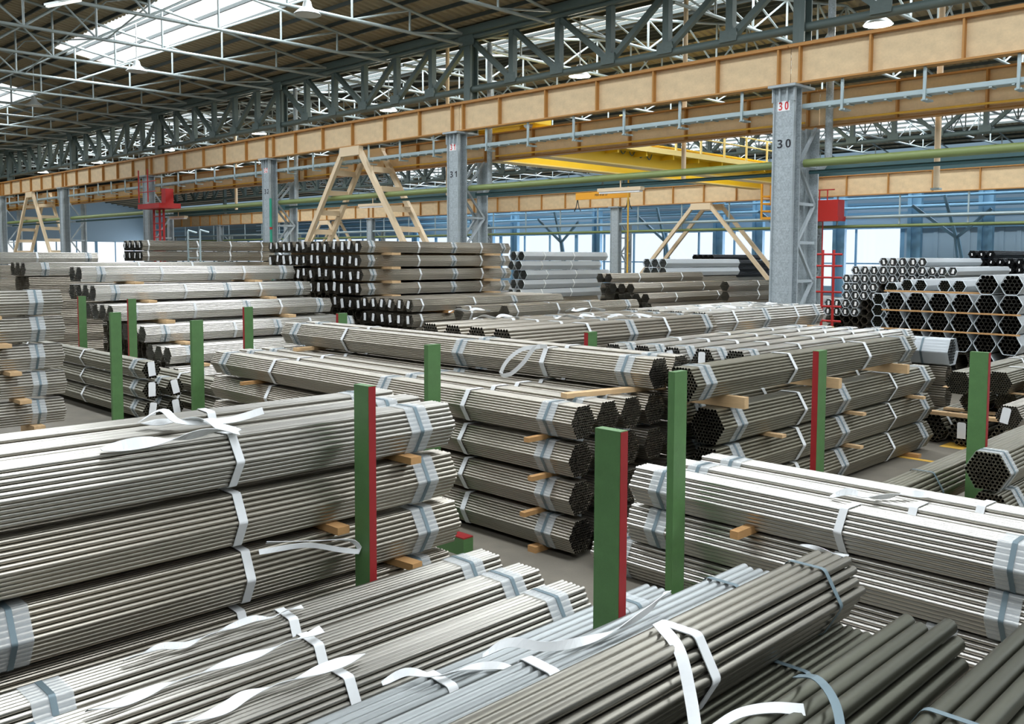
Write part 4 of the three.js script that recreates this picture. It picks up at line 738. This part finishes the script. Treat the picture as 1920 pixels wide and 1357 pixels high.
loose([[-3.66, 0.585, 2.75], [-3.6, 0.63, 2.86], [-3.48, 0.62, 2.95], [-3.44, 0.6, 3.2], [-3.36, 0.6, 3.3], [-3.27, 0.58, 3.36]], 0.045, 'crumpled grey sling across the fat galvanised tubes', (t) => 0.7 * Math.sin(10 * t));
loose([[-2.86, 1.0, 2.7], [-2.78, 1.06, 2.78], [-2.68, 1.03, 2.92], [-2.6, 1.02, 3.2], [-2.58, 1.05, 3.5], [-2.62, 1.08, 3.75]], 0.042, 'twisted white sling tails on the silver grey bundle', (t) => 1.4 * Math.sin(6 * t));
loose([[-2.3, 1.165, 3.22], [-2.12, 1.13, 3.12], [-1.98, 1.02, 3.0], [-1.86, 0.94, 2.86], [-1.78, 0.93, 2.72], [-1.7, 0.96, 2.55]], 0.05, 'long white sling strung from the long dark bundle over the fat tubes', (t) => 0.4);
loose([[-1.82, 0.98, 2.9], [-1.76, 1.03, 3.0], [-1.68, 1.045, 3.1], [-1.6, 1.03, 3.2]], 0.045, 'frayed white sling end curled on the very fat dark tubes', (t) => 0.8 * t);
loose([[-1.74, 1.05, 3.4], [-1.62, 1.1, 3.34], [-1.5, 1.07, 3.25], [-1.36, 0.98, 3.0], [-1.27, 0.86, 2.7]], 0.035, 'curled blue-grey steel strap arched over the very fat dark tubes', 0.2, M.strap);
loose([[-6.72, 1.79, 7.3], [-6.8, 1.78, 7.2], [-6.92, 1.6, 7.12], [-7.08, 1.47, 7.08], [-7.2, 1.46, 7.07], [-7.14, 1.6, 7.09], [-6.95, 1.75, 7.14], [-6.75, 1.79, 7.22]], 0.045, 'white sling loop hanging open on the top honeycomb-ended bundle', 1.4);
loose([[-3.02, 1.005, 6.35], [-2.9, 1.06, 6.4], [-2.82, 1.02, 6.5], [-2.75, 1.01, 6.6], [-2.62, 1.03, 6.75], [-2.55, 1.0, 6.95]], 0.05, 'knotted white sling lying across the top shiny silver bundles', (t) => 1.1 * Math.sin(9 * t));
loose([[-3.1, 0.69, 6.08], [-2.98, 0.7, 6.06], [-2.86, 0.69, 6.07], [-2.74, 0.69, 6.07]], 0.03, 'thin white sling in the gap beneath the shiny silver bundle', (t) => 4 * t);
// crumpled sling heaps on the middle field
for (const [x, y, V] of [[-10.4, 1.8, 9.6], [-9.6, 1.8, 10.6], [-9.2, 1.8, 11.4], [-12.0, 1.8, 10.5], [-10.8, 1.8, 12.2], [-9.6, 1.81, 14.6], [-9.5, 1.81, 16.2]]) { const q = rr(0, 6); solo('loose_sling', ribbon([[x, y, V], [x + 0.12, y + 0.05, V + 0.1], [x + 0.28, y + 0.02, V + 0.3 * Math.sin(q)], [x + 0.2, y + 0.05, V + 0.45], [x + 0.42, y + 0.01, V + 0.6]], 0.05, (t) => Math.sin(8 * t + q)), M.sling, 'crumpled white sling lying on the thick-tubed bundles', 'sling', 'slings on the thick-tubed bundles'); }
{
  const v = (x, y, V = 0) => new THREE.Vector3(x, y, -V), o = thing('stack_ladder', 'grey hooked ladder leaning on the distant double layer of bundles', 'ladder', -28.4, 0, 13.9);
  for (const x of [-0.42, 0.42]) { rod(o, 'stile', M.trayGrey, v(x, 0), v(x, 3.6), 0.035); rod(o, 'hook', M.trayGrey, v(x, 3.6), v(x + 0.12, 3.52, 0.25), 0.035); }
  for (let k = 0; k < 11; k++) rod(o, 'rung', M.trayGrey, v(-0.42, 0.3 + k * 0.3), v(0.42, 0.3 + k * 0.3), 0.02);
}
renderer.render(scene, camera);
